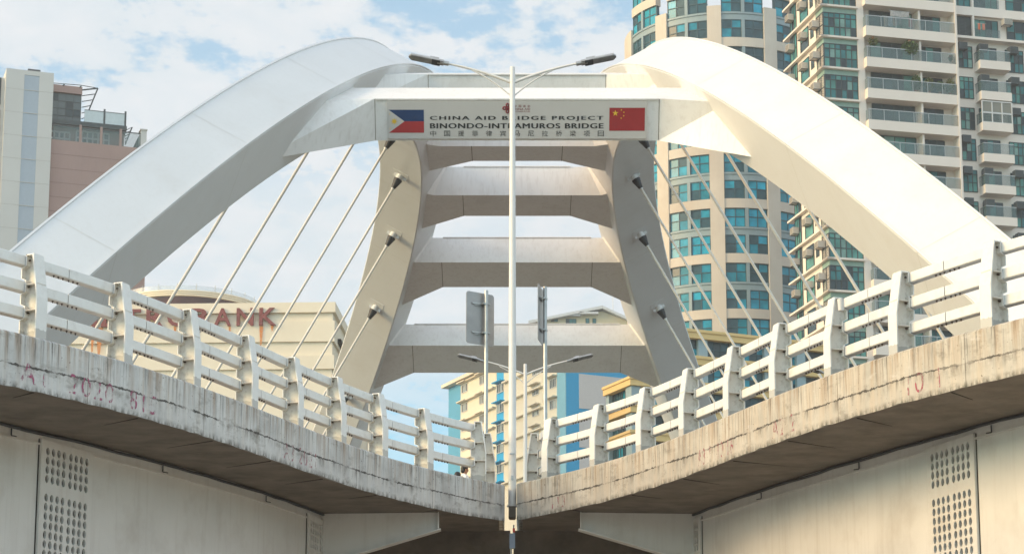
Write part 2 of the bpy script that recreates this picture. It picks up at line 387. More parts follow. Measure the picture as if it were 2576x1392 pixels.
for side in (-1, 1):
    for s in HS:
        a = arch(s, -RH/2, 0, side); dn = Vector((side*sl, 0, -cl))     # straight down inside the rib's plane
        Lh = (a.z-(DZ+.2))/cl; top = a+dn*1.25; end = a+dn*Lh
        hb = MB(); hb.tube([a+dn*.7, end], .066, 8)
        h = hb.build('hanger', M_cable, bridge)
        yv = Vector((0, 1, 0)); so = MB(); so.tube([a-dn*.4, a+dn*.28, a+dn*.33], [.19, .19, .18], 14)
        yv = Vector((0, 1, 0)); bx = yv.cross(dn).normalized()
        Tr = (arch(s+.01, -RH/2, 0, side)-arch(s-.01, -RH/2, 0, side)).normalized(); bx = (arch(s, -RH/2, .1, side)-a).normalized(); nn = Tr.cross(bx).normalized()
        so.box(a, (.9, 1.0, .04), (bx, Tr, nn)); so.box(a+dn*.08, (.72, .035, .2), (bx, yv, dn))
        so.tube([a+dn*.74, a+dn*.86], [.12, .09], 12)
        so.build('socket', M_steel, h)
        co = MB(); co.tube([a+dn*.24, a+dn*.29, a+dn*.80], [.235, .235, .11], 16); co.build('rubber_boot', M_rubber, h)
dk = MB(); dk.hexa([(-21.5, 61.9, DZ-1.2), (21.5, 61.9, DZ-1.2), (21.5, 162, DZ-1.2), (-21.5, 162, DZ-1.2), (-21.5, 61.9, DZ), (21.5, 61.9, DZ), (21.5, 162, DZ), (-21.5, 162, DZ)])
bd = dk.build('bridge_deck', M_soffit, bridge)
dk = MB(); dk.quad((-21, 62, DZ+.004), (21, 62, DZ+.004), (21, 161.9, DZ+.004), (-21, 161.9, DZ+.004)); dk.build('roadway', M_pave, bd)

# ------------------------------------------------------------------ sign on the portal beam
s0 = BEAMS[0][0]; o, T, N, u = beam_frame(s0)
so_ = o + N*OFF - T*(BA+.05); X = Vector((1, 0, 0)); UP = N; OUT = -T
def sx(zx): return (zx-1402)/1975*10.5
def sy(zy): return (880-zy)/283*1.52
sign = empty('bridge_sign', so_, 'white name board with two flags and black lettering on the portal beam', 'sign')
mb = MB(); mb.box(so_, (10.5, 1.53, .08), (X, UP, OUT)); mb.build('panel', M_signw, sign)
def spt(zx, zy, lift=.045): return so_+X*sx(zx)+UP*sy(zy)+OUT*lift
def poly(mb, pts, m=0, lift=.045): mb.add([spt(x, y, lift) for x, y in pts], [tuple(range(len(pts)))], m)
def star(mb, cx, cy, r, rot, m, lift, n=5, inner=.382):
    pts = []
    for k in range(2*n):
        a = rot+math.pi*k/n; q = r if k % 2 == 0 else r*inner
        pts.append(spt(cx+q*math.sin(a), cy-q*math.cos(a), lift))
    c = spt(cx, cy, lift); mb.add([c]+pts, [(0, 1+k, 1+(k+1) % (2*n)) for k in range(2*n)], m)
fl = MB()
poly(fl, [(425, 977), (425, 802), (545, 890)], 0, .046)
poly(fl, [(425, 802), (693, 802), (693, 890), (545, 890)], 1, .046); poly(fl, [(425, 977), (545, 890), (693, 890), (693, 977)], 2, .046)
star(fl, 467, 890, 31, 0, 3, .052, 8, .35)
cpt = [spt(467+15*math.cos(k*.524), 890+15*math.sin(k*.524), .056) for k in range(12)]; fl.add(cpt, [tuple(range(12))], 3)
for q in ((434, 835), (527, 890), (436, 945)): star(fl, *q, 6, .2, 3, .052)
f1 = fl.build('flag', [M_signw, M_blue, M_fred, M_yel], sign); f1['label'] = 'blue red and white flag with yellow sun'
fl = MB(); poly(fl, [(2105, 962), (2105, 787), (2375, 787), (2375, 962)], 0, .046); star(fl, 2150, 828, 25, 0, 1, .052)
for x, y, a in ((2196, 803, .4), (2215, 821, .1), (2214, 848, .6), (2195, 866, .3)): star(fl, x, y, 8, a, 1, .052)
f2 = fl.build('flag', [M_red, M_yel], sign); f2['label'] = 'red flag with yellow stars'
def sign_text(s, x0, x1, y0, y1, sp, m, nm='lettering'):
    mb = MB(); put_text(mb, s, so_, X, UP, sx(x0), sx(x1)-.03, sy(y1), sy(y0), sp, 0, OUT, 0, .047); put_text(mb, s, so_+X*.03+UP*.004, X, UP, sx(x0), sx(x1)-.03, sy(y1), sy(y0), sp, 0, OUT, 0, .050); mb.build(nm, m, sign, fix=False)
sign_text('CHINA AID BRIDGE PROJECT', 738, 2060, 850, 888, 1.25, M_black)
sign_text('BINONDO-INTRAMUROS BRIDGE', 738, 2062, 905, 944, 1.12, M_black)
mb = MB()
for i, ch in enumerate('中国援菲律宾马尼拉桥梁项目'):
    x = 762+i*106.6; put_text(mb, ch, so_, X, UP, sx(x-23), sx(x+23), sy(1004), sy(961), 1, 0, OUT, 0, .047)
mb.build('lettering', M_black, sign, fix=False)
mb = MB()
for i, ch in enumerate('中国援助'):
    x = 1390+i*34; put_text(mb, ch, so_, X, UP, sx(x-10), sx(x+10), sy(784), sy(766), 1, 0, OUT, 0, .047)
put_text(mb, 'CHINA AID', so_, X, UP, sx(1368), sx(1502), sy(805), sy(789), 1, 0, OUT, 0, .047)
put_text(mb, 'FOR SHARED FUTURE', so_, X, UP, sx(1368), sx(1502), sy(820), sy(811), 1, 0, OUT, 0, .047)
for k in range(4):   # knot of four ribbon loops
    a = k*math.pi/2; pts = []
    for j in range(13):
        q = 2*math.pi*j/12; lx, ly = 23+13*math.cos(q), 10*math.sin(q)*(1 if k % 2 == 0 else 1)
        pts.append(spt(1330+lx*math.cos(a)-ly*math.sin(a), 790+lx*math.sin(a)+ly*math.cos(a), .05))
    mb.tube(pts, .028, 6, caps=False)
    mb.tube([spt(1330, 790, .05), spt(1330+12*math.cos(a), 790+12*math.sin(a), .05)], .035, 6)
mb.build('emblem', M_logo, sign)

# ------------------------------------------------------------------ approach ramps (curved parapets, soffits, box girders)
ZT = lambda Y: 7.45+.033*(Y-31.55)+CAMZ          # top of the parapet face
HP = .80
def polyfit(pts, deg):
    n = deg+1; y0 = 38.0
    A = [[0.0]*(n+1) for _ in range(n)]
    for X_, Y_ in pts:
        p = [((Y_-y0)/10)**k for k in range(n)]
        for i in range(n):
            for j in range(n): A[i][j] += p[i]*p[j]
            A[i][n] += p[i]*X_
    for i in range(n):
        k = max(range(i, n), key=lambda r: abs(A[r][i])); A[i], A[k] = A[k], A[i]
        for r in range(n):
            if r != i:
                f = A[r][i]/A[i][i]
                for c in range(i, n+1): A[r][c] -= f*A[i][c]
    co = [A[i][n]/A[i][i] for i in range(n)]
    return lambda Y: sum(c*((Y-y0)/10)**k for k, c in enumerate(co))
def solve_y(px, py, zoff):        # depth at which the ray meets height ZT(Y)+zoff
    e = elev(py); Y = (7.45-.033*31.55+zoff)/(e-.033); return P(px, py, Y)
LT = [(0, 822), (51, 834), (120, 853), (324, 915), (450, 955), (505, 972), (656, 1022), (790, 1072), (880, 1110), (1037, 1173), (1112, 1187), (1205, 1204), (1272, 1214)]
RT = [(1298, 1213), (1349, 1199), (1486, 1173), (1538, 1161), (1603, 1132), (1697, 1089), (1877, 1017), (1980, 977), (2100, 942), (2272, 882), (2385, 846), (2519, 808), (2575, 794)]
LS = [(0, 1063), (189, 1106), (343, 1149), (515, 1190), (652, 1233), (790, 1288), (872, 1316)]
RS = [(1695, 1309), (1867, 1252), (2107, 1168), (2279, 1123), (2382, 1089), (2575, 1041)]
def curve(pix, zoff, deg=3):
    pts = [solve_y(*D(x, y), zoff) for x, y in pix]
    return polyfit([(p.x, p.y) for p in pts], deg), min(p.y for p in pts), max(p.y for p in pts)
faceX = {}; wallX = {}; YEND_ = {-1: 47.38, 1: 47.14}; YWALL = {}
for side, T_, S_ in ((-1, LT, LS), (1, RT, RS)):
    f, a, b = curve(T_, 0); w, a2, b2 = curve(S_, -HP, 2); YWALL[side] = b2
    def straight(g, y0):        # the ramps run straight on before the photographed bend
        k = (g(y0+.2)-g(y0))/.2; return lambda Y: g(Y) if Y > y0 else g(y0)+k*(Y-y0)
    faceX[side] = straight(f, 27.0); wallX[side] = straight(w, 29.0)
    print('side', side, 'face Y', round(a, 1), round(b, 1), 'wall Y', round(a2, 1), round(b2, 1), 'X end', round(f(b), 2))
def frame(side, Y):     # point on the face line, tangent (away), outward normal (toward the gore)
    x = faceX[side](Y); d = (faceX[side](Y+.05)-faceX[side](Y-.05))/.1
    t = Vector((d, 1, 0)).normalized(); n = Vector((-side*1, 0, 0)); n = (n-t*n.dot(t)).normalized()
    return Vector((x, Y, 0)), t, n
YS = 12.0
def ys(n, a=YS, b=47.0): return [a+(b-a)*i/(n-1) for i in range(n)]
ramps = {}
for side in (-1, 1):
    nm = 'left' if side < 0 else 'right'
    rt = empty('approach_ramp', (faceX[side](36)*1.0+side*4, 36, 0), ('curved concrete ramp with stained grey parapet in cool shade, left of the lamp post' if side < 0 else 'curved concrete ramp with stained tan parapet in warm sun, right of the lamp post'), 'ramp', 'approach ramps meeting at the lamp post')
    ramps[side] = rt
    YEND = YEND_[side]; Y_ = ys(160, YS, YEND); Ls = [0]
    for i in range(1, len(Y_)):
        Ls.append(Ls[-1]+(frame(side, Y_[i])[0]-frame(side, Y_[i-1])[0]).length)
    mb = MB(); M_c = M_concL if side < 0 else M_concR
    rnd = random.Random(3+side); jit = [rnd.uniform(-.012, .014) for _ in Y_]
    def pt(i, h, d):
        p, t, n = frame(side, Y_[i]); q = p+n*d; q.z = ZT(Y_[i])-HP+h; return q
    for i in range(len(Y_)-1):
        off = 50 if side > 0 else 0
        rows = [(0, 0), (.2, .25), (.4, .5), (.6, .75), (HP-.03, .96)]
        for (h0, v0), (h1, v1) in zip(rows, rows[1:]):
            j0 = jit[i] if h0 == 0 else 0; j1 = jit[i+1] if h0 == 0 else 0
            mb.add([pt(i, h0+j0, 0), pt(i+1, h0+j1, 0), pt(i+1, h1, 0), pt(i, h1, 0)], [(0, 1, 2, 3)], 0, True,
                   [[(Ls[i]+off, v0), (Ls[i+1]+off, v0), (Ls[i+1]+off, v1), (Ls[i]+off, v1)]])
        mb.add([pt(i, HP-.03, 0), pt(i+1, HP-.03, 0), pt(i+1, HP, -.035), pt(i, HP, -.035)], [(0, 1, 2, 3)], 0, False, [[(Ls[i]+off, .96), (Ls[i+1]+off, .96), (Ls[i+1]+off, 1), (Ls[i]+off, 1)]])
        mb.add([pt(i, HP, -.035), pt(i+1, HP, -.035), pt(i+1, HP, -.45), pt(i, HP, -.45)], [(0, 1, 2, 3)], 0, False, [[(Ls[i]+off, .99), (Ls[i+1]+off, .99), (Ls[i+1]+off, .9), (Ls[i]+off, .9)]])
        mb.add([pt(i, HP, -.45), pt(i+1, HP, -.45), pt(i+1, .1, -.45), pt(i, .1, -.45)], [(0, 1, 2, 3)], 0, False, [[(Ls[i]+off, .9), (Ls[i+1]+off, .9), (Ls[i+1]+off, .2), (Ls[i]+off, .2)]])
        mb.add([pt(i, jit[i], 0), pt(i+1, jit[i+1], 0), pt(i+1, .04, -.14), pt(i, .04, -.14)], [(0, 1, 2, 3)], 0, False, [[(Ls[i]+off, .02), (Ls[i+1]+off, .02), (Ls[i+1]+off, 0), (Ls[i]+off, 0)]])
    k = len(Y_)-1   # end face at the nose, running on along the gap
    e = [pt(k, 0, 0), pt(k, HP-.05, 0), pt(k, HP, -.05)]
    bk = [q+Vector((side*.10, 15, .5)) for q in e]
    for a, b in ((0, 1), (1, 2)):
        mb.add([e[a], bk[a], bk[b], e[b]], [(0, 1, 2, 3)], 0, False, [[(90, a*.5), (105, a*.5), (105, b*.5+.0), (90, b*.5)]])
    mb.add([e[2], bk[2], bk[2]+Vector((side*.4, 0, 0)), e[2]+Vector((side*.4, 0, 0))], [(0, 1, 2, 3)], 0, False, [[(90, 1), (105, 1), (105, .9), (90, .9)]])
    mb.add([pt(0, 0, 0), pt(0, HP-.03, 0), pt(0, HP, -.035), pt(0, HP, -.45), pt(0, .1, -.45), pt(0, .04, -.14)], [(0, 1, 2, 3, 4, 5)], 0, False, [[(0, 0), (0, .9), (0, .95), (.45, .95), (.45, .1), (.14, 0)]])
    mb.build('parapet', M_c, rt, fix=False)
    # deck slab with its soffit
    ds = MB(); n_ = 60; Yd = ys(n_, YS, YEND)
    def dpt(Y, d, z):
        p, t, n = frame(side, Y); q = p+n*d; q.z = ZT(Y)+z; return q
    for i in range(n_-1):
        a, b = Yd[i], Yd[i+1]
        for (d0, z0), (d1, z1) in (((-.14, -HP+.04), (-8.5, -HP+.04)), ((-.45, -.62), (-8.5, -.62)), ((-8.5, -HP+.04), (-8.5, -.62))):
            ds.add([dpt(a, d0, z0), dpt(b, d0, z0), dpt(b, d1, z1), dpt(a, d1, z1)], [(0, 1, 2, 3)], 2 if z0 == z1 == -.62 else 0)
    ds.add([dpt(YS, -.14, -HP+.04), dpt(YS, -8.5, -HP+.04), dpt(YS, -8.5, -.62), dpt(YS, -.14, -.62)], [(0, 1, 2, 3)])
    p, t, n = frame(side, YEND); xo = p.x+side*.12
    far = 62.0
    for z0 in (-HP+.04, -.62):
        zf = ZT(far)+z0
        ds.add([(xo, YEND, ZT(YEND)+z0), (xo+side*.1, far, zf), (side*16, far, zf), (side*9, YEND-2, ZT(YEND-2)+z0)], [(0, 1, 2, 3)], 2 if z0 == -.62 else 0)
    # formwork board joints on the soffit
    for Y in ys(9, 27, 45.5):
        p, t, n = frame(side, Y); L_ = 2.1
        a = p-n*.2; b = p-n*(.2+L_)+t*rnd.uniform(.5, 1.1)
        a.z = ZT(a.y)-HP+.034; b.z = ZT(b.y)-HP+.034
        ax = (b-a).normalized(); sd = ax.cross(Vector((0, 0, 1))).normalized()
        ds.box((a+b)/2, ((b-a).length, .025, .012), (ax, sd, ax.cross(sd)), 1)
    ds.build('deck_slab', [M_soffit, M_hole, M_pave], rt, fix=False)
    # cable conduit where girder meets soffit
    yw = YWALL[side]; gw = MB(); tr = MB(); n_ = 60; Yw = ys(n_, YS+1, yw)
    def wpt(Y, z, d=0):
        x = wallX[side](Y); dd = (wallX[side](Y+.05)-wallX[side](Y-.05))/.1; t = Vector((dd, 1, 0)).normalized(); nn = Vector((-side, 0, 0)); nn = (nn-t*nn.dot(t)).normalized()
        q = Vector((x, Y, 0))+nn*d; q.z = ZT(Y)-HP+z; return q
    for i in range(n_-1):
        a, b = Yw[i], Yw[i+1]
        gw.add([wpt(a, -3.2), wpt(b, -3.2), wpt(b, .06), wpt(a, .06)], [(0, 1, 2, 3)], 0, True)
        gw.add([wpt(a, -3.2), wpt(b, -3.2), wpt(b, -3.2, -4.5), wpt(a, -3.2, -4.5)], [(0, 1, 2, 3)])
        gw.add([wpt(a, -3.2, -4.5), wpt(b, -3.2, -4.5), wpt(b, .06, -4.5), wpt(a, .06, -4.5)], [(0, 1, 2, 3)])
    gw.add([wpt(yw, -3.2), wpt(yw, -3.2, -4.5), wpt(yw, .06, -4.5), wpt(yw, .06)], [(0, 1, 2, 3)])
    gw.add([wpt(YS+1, -3.2), wpt(YS+1, -3.2, -4.5), wpt(YS+1, .06, -4.5), wpt(YS+1, .06)], [(0, 1, 2, 3)])
    girder = gw.build('box_girder', M_wall, rt, fix=False)
    tr.tube([wpt(Y, -.02+rnd.uniform(-.012, .012), .05) for Y in Yw], .026, 8)
    tr.build('conduit', M_dark, rt)
    fw = MB()   # top flange strip of the girder
    for i in range(n_-1):
        a, b = Yw[i], Yw[i+1]
        fw.hexa([wpt(a, -.20, .003), wpt(b, -.20, .003), wpt(b, -.20, .03), wpt(a, -.20, .03), wpt(a, -.17, .003), wpt(b, -.17, .003), wpt(b, -.17, .03), wpt(a, -.17, .03)])
    fw.build('flange_strip', M_wall, girder)
    for Y in ys(9, YS+2, yw-1):
        cp = MB(); q = wpt(Y, -.10, .03); cp.box(q, (.02, .02, .11)); cp.tube([q+Vector((0, 0, -.06)), q+Vector((0, 0, -.08))+frame(side, min(Y, 46))[2]*.10], .008, 6)
        cp.build('conduit_clip', M_dark, rt)
    # perforated access panels
    def perforated(Yc, cols, ncell, z1, z0, gap):
        pm = MB(); cw = ncell; depth = .047
        x = wallX[side](Yc); dd = (wallX[side](Yc+.05)-wallX[side](Yc-.05))/.1; t = Vector((dd, 1, 0)).normalized(); nn = Vector((-side, 0, 0)); nn = (nn-t*nn.dot(t)).normalized()
        c0 = Vector((x, Yc, 0)); c0.z = ZT(Yc)-HP; up = Vector((0, 0, 1)) + t*0; up = (Vector((0, 0, 1))).normalized()
        lift = .05
        wd = cols*cw; rows = []; z = z1
        while z > z0:
            rows.append(z); z -= cw*1.0
        rr = .44*cw; nseg = 12
        def q(a, z, d): return c0+t*a+up*z+nn*d
        r_i = 0
        for z in rows:
            blank = (r_i == 4); r_i += 1
            for k in range(cols):
                a = -wd/2+(k+.5)*cw + (.12*cw if k >= cols/2 else -.12*cw)
                if blank: continue
                sq = []; ci = []; cb_ = []
                for j in range(nseg):
                    an = 2*math.pi*(j+.5)/nseg; cx, cz = math.cos(an), math.sin(an); mxx = max(abs(cx), abs(cz))
                    sq.append(q(a+cx/mxx*cw/2*.999, z+cz/mxx*cw/2, lift)); ci.append(q(a+cx*rr*.72, z+cz*rr, lift)); cb_.append(q(a+cx*rr*.72, z+cz*rr, lift-depth))
                for j in range(nseg):
                    j2 = (j+1) % nseg
                    pm.add([sq[j], sq[j2], ci[j2], ci[j]], [(0, 1, 2, 3)], 0); pm.add([ci[j], ci[j2], cb_[j2], cb_[j]], [(0, 1, 2, 3)], 0)
                pm.add(cb_, [tuple(range(nseg))], 1)  # disc closes the shallow hole; the unlit depth is put into its dark colour
            if blank: pm.quad(q(-wd/2-.12*cw, z-cw/2, lift), q(wd/2+.12*cw, z-cw/2, lift), q(wd/2+.12*cw, z+cw/2, lift), q(-wd/2-.12*cw, z+cw/2, lift))
            else: pm.quad(q(-.12*cw, z-cw/2, lift), q(.12*cw, z-cw/2, lift), q(.12*cw, z+cw/2, lift), q(-.12*cw, z+cw/2, lift))
        # surround
        top, bot = rows[0]+cw/2, rows[-1]-cw/2; hw = wd/2+.12*cw; e_ = .10
        for a0, a1, zz0, zz1 in ((-hw-e_, hw+e_, top, top+e_), (-hw-e_, -hw, bot, top), (hw, hw+e_, bot, top)):
            pm.quad(q(a0, zz0, lift), q(a1, zz0, lift), q(a1, zz1, lift), q(a0, zz1, lift))
        for a0 in (-hw-e_, hw+e_):
            pm.quad(q(a0, bot, lift), q(a0, top+e_, lift), q(a0, top+e_, -.3), q(a0, bot, -.3), 0)
        pm.quad(q(-hw-e_, top+e_, lift), q(hw+e_, top+e_, lift), q(hw+e_, top+e_, -.3), q(-hw-e_, top+e_, -.3))
        o = pm.build('vent_panel', [M_wall, M_hole], girder, fix=False)
        sj = MB(); ae = (hw+e_+.012)*(-1)
        sj.box(q(ae, (top+bot)/2, .004), (.012, .012, top-bot+.2), (t, nn, up)); sj.build('panel_joint', M_hole, o)
    if side < 0:
        perforated(solve_y(*D(146, 1135), -HP-.22).y, 8, .15, -.30, -2.4, 1); perforated(solve_y(*D(815, 1325), -HP-.32).y, 8, .15, -.30, -1.6, 1)
    else:
        perforated(solve_y(*D(2400, 1115), -HP-.17).y, 8, .15, -.30, -2.4, 1); perforated(solve_y(*D(1752, 1318), -HP-.20).y, 8, .15, -.30, -1.6, 1)
    # cantilever bracket beyond the girder end, and the dark transverse girder
    br = MB(); Yb = 46.0; zt = ZT(Yb)-HP+.03
    x0, x1 = (P(*D(880, 1318), Yb).x, P(*D(1104, 1309), Yb).x) if side < 0 else (P(*D(1690, 1312), Yb).x, P(*D(1459, 1293), Yb).x)
    br.prism([(x0-side*-.6, Yb, zt), (x0+side*.6, Yb, zt-1.1), (x1, Yb, zt-.36), (x1, Yb, zt)], (0, .03, 0))
    ang = (Vector((x1, 0, zt-.36))-Vector((x0+side*.6, 0, zt-1.1))); ln = ang.length; ang.normalize()
    br.box((Vector((x1, Yb+.015, zt-.36))+Vector((x0+side*.6, Yb+.015, zt-1.1)))/2+ang*.02-Vector((0, 0, .012)), (ln+.04, .32, .022), (ang, Vector((0, 1, 0)), ang.cross(Vector((0, 1, 0)))))
    br.box((x1+side*.012, Yb+.015, zt-.18), (.02, .28, .35))
    br.build('bracket', M_wall, rt)
    tg = MB(); tg.hexa([(side*9, 49.6, ZT(50)-HP-2.2), (side*.035-.115, 49.6, ZT(50)-HP-2.2), (side*.035-.115, 51, ZT(50)-HP-2.2), (side*9, 51, ZT(50)-HP-2.2),
                        (side*9, 49.6, ZT(50)-HP+.05), (side*.035-.115, 49.6, ZT(50)-HP+.05), (side*.035-.115, 51, ZT(50)-HP+.05), (side*9, 51, ZT(50)-HP+.05)])
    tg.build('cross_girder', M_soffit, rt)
    # faded stencil markings
    def stencil_text(txt, dx, dy, width, m, h=.30):
        Yc = solve_y(*D(dx, dy), -HP*.75).y
        p, t, n = frame(side, Yc); c = p+n*.006; c.z = ZT(Yc)-HP+.09
        xx = t if side < 0 else -t
        xx = xx + Vector((0, 0, .033*xx.y)); mb = MB()
        put_text(mb, txt, c, xx, Vector((0, 0, 1)), -width/2, width/2, 0, h, 1.15, 0, n, 0, .004)
        # keep letters on the curved face
        for q in mb.v:
            f, tt, n2 = frame(side, q.y); q.x = f.x+n2.x*.006; q.z += 0
        mb.build('stencil_marking', m, rt, fix=False)
    if side < 0:
        stencil_text('A1  2020  815', 165, 985, 3.3, M_sten); stencil_text('A3 2021', 790, 1150, 1.5, M_sten2)
    else:
        stencil_text('113', 1425, 1262, .55, M_sten2, .24); stencil_text('A3 1  10 16', 1770, 1140, 1.7, M_sten2); stencil_text('A2 2', 1985, 1075, .9, M_sten2); stencil_text('10 1', 2340, 965, .8, M_sten2)

# ------------------------------------------------------------------ railings
PH = 1.25
RZ = [1.25-.05, 1.25-.44, 1.25-.83]     # rail centres above the parapet
RB = .155; RY = -.345                         # rail size, centre offset behind the flange
def post_mesh():
    mb = MB(); w = .115
    prof = [(0, -.02), (0, .62), (-.10, PH+.02)]
    for (y0, z0), (y1, z1) in zip(prof, prof[1:]):
        mb.add([(-w, y0, z0), (w, y0, z0), (w, y1, z1), (-w, y1, z1)], [(0, 1, 2, 3)], 0)
        mb.add([(-w, y0-.022, z0), (w, y0-.022, z0), (w, y1-.022, z1), (-w, y1-.022, z1)], [(3, 2, 1, 0)], 0)
        for sx_ in (-w, w): mb.add([(sx_, y0, z0), (sx_, y1, z1), (sx_, y1-.022, z1), (sx_, y0-.022, z0)], [(0, 1, 2, 3)], 0)
    mb.add([(-w, -.10, PH+.02), (w, -.10, PH+.02), (w, -.122, PH+.02), (-w, -.122, PH+.02)], [(0, 1, 2, 3)], 0)
    # back edge with saddles round the rails
    bk = [(-.335, -.02)]
    for zr in reversed(RZ):
        bk += [(-.335, zr-.125), (-.255, zr-.085), (-.255, zr+.085)]
        if zr != RZ[0]: bk += [(-.335, zr+.125)]
    bk += [(-.255, PH+.02)]
    fr_ = [(-.022, -.02), (-.022, .62), (-.122, PH+.02)]
    web = fr_+bk[::-1]
    # web plate triangulated by horizontal strips
    zs = sorted({z for _, z in web})
    def atz(pl, z):
        for (y0, z0), (y1, z1) in zip(pl, pl[1:]):
            if z0-1e-9 <= z <= z1+1e-9: return y0 if z1 == z0 else y0+(y1-y0)*(z-z0)/(z1-z0)
        return pl[-1][0]
    for a, b in zip(zs, zs[1:]):
        for x, fl_ in ((-.009, 0), (.009, 1)):
            q = [(x, atz(fr_, a), a), (x, atz(bk, a), a), (x, atz(bk, b), b), (x, atz(fr_, b), b)]
            mb.add(q if fl_ else q[::-1], [(0, 1, 2, 3)], 1)
    for (y0, z0), (y1, z1) in zip(bk, bk[1:]):     # back flange follows the saddles
        mb.add([(-.1, y0, z0), (.1, y0, z0), (.1, y1, z1), (-.1, y1, z1)], [(3, 2, 1, 0)], 0)
        mb.add([(-.1, y0+.016, z0), (.1, y0+.016, z0), (.1, y1+.016, z1), (-.1, y1+.016, z1)], [(0, 1, 2, 3)], 1)
        for x in (-.1, .1): mb.add([(x, y0, z0), (x, y1, z1), (x, y1+.016, z1), (x, y0+.016, z0)], [(0, 1, 2, 3)], 0)
    mb.box((0, -.18, PH+.025), (.2, .16, .014), m=0)
    for zr in RZ[1:]:
        mb.box((0, -.14, zr+.02), (.19, .225, .014), m=1)
        for x in (-.05, .05): mb.tube([(x, -.238, zr-.01), (x, -.20, zr-.01)], .014, 6, m=2)
    for x in (-.05, .05): mb.tube([(x, -.238, RZ[0]), (x, -.21, RZ[0])], .014, 6, m=2)
    return mb
pm_ = post_mesh(); 
def patched(src, name):
    m = src.copy(); m.name = name; nt = m.node_tree; n = nt.nodes; l = nt.links; b_ = n['Principled BSDF']; c = b_.inputs['Base Color'].links[0].from_socket
    tc = n.new('ShaderNodeTexCoord'); sp = n.new('ShaderNodeSeparateXYZ'); l.new(tc.outputs['Object'], sp.inputs[0]); t = n.new('ShaderNodeTexNoise'); t.inputs['Scale'].default_value = 7; t.inputs['Detail'].default_value = 5; l.new(tc.outputs['Object'], t.inputs[0])
    q = n.new('ShaderNodeMath'); q.operation = 'MULTIPLY_ADD'; l.new(t.outputs[0], q.inputs[0]); q.inputs[1].default_value = -.22; l.new(sp.outputs[2], q.inputs[2])
    r = n.new('ShaderNodeMapRange'); r.inputs[1].default_value = .025; r.inputs[2].default_value = .03; r.inputs[3].default_value = .75; r.inputs[4].default_value = 0; l.new(q.outputs[0], r.inputs[0])
    x = n.new('ShaderNodeMix'); x.data_type = 'RGBA'; l.new(r.outputs[0], x.inputs[0]); l.new(c, x.inputs[6]); x.inputs[7].default_value = (.40, .39, .36, 1); l.new(x.outputs[2], b_.inputs['Base Color']); return m
tmp = pm_.build('post', [patched(M_rail, 'post_paint'), patched(M_web, 'post_web_paint'), M_bolt]); POST = tmp.data; bpy.data.objects.remove(tmp)
POSTX = {-1: [(90, 641), (305, 713), (488, 781), (640, 846), (765, 901), (873, 950), (972, 991), (1085, 1028), (1215, 1061)],
         1: [(1378, 1053), (1508, 1018), (1622, 976), (1712, 929), (1820, 874), (1950, 816), (2110, 752), (2303, 686), (2525, 607)]}
M_patch = M_rail
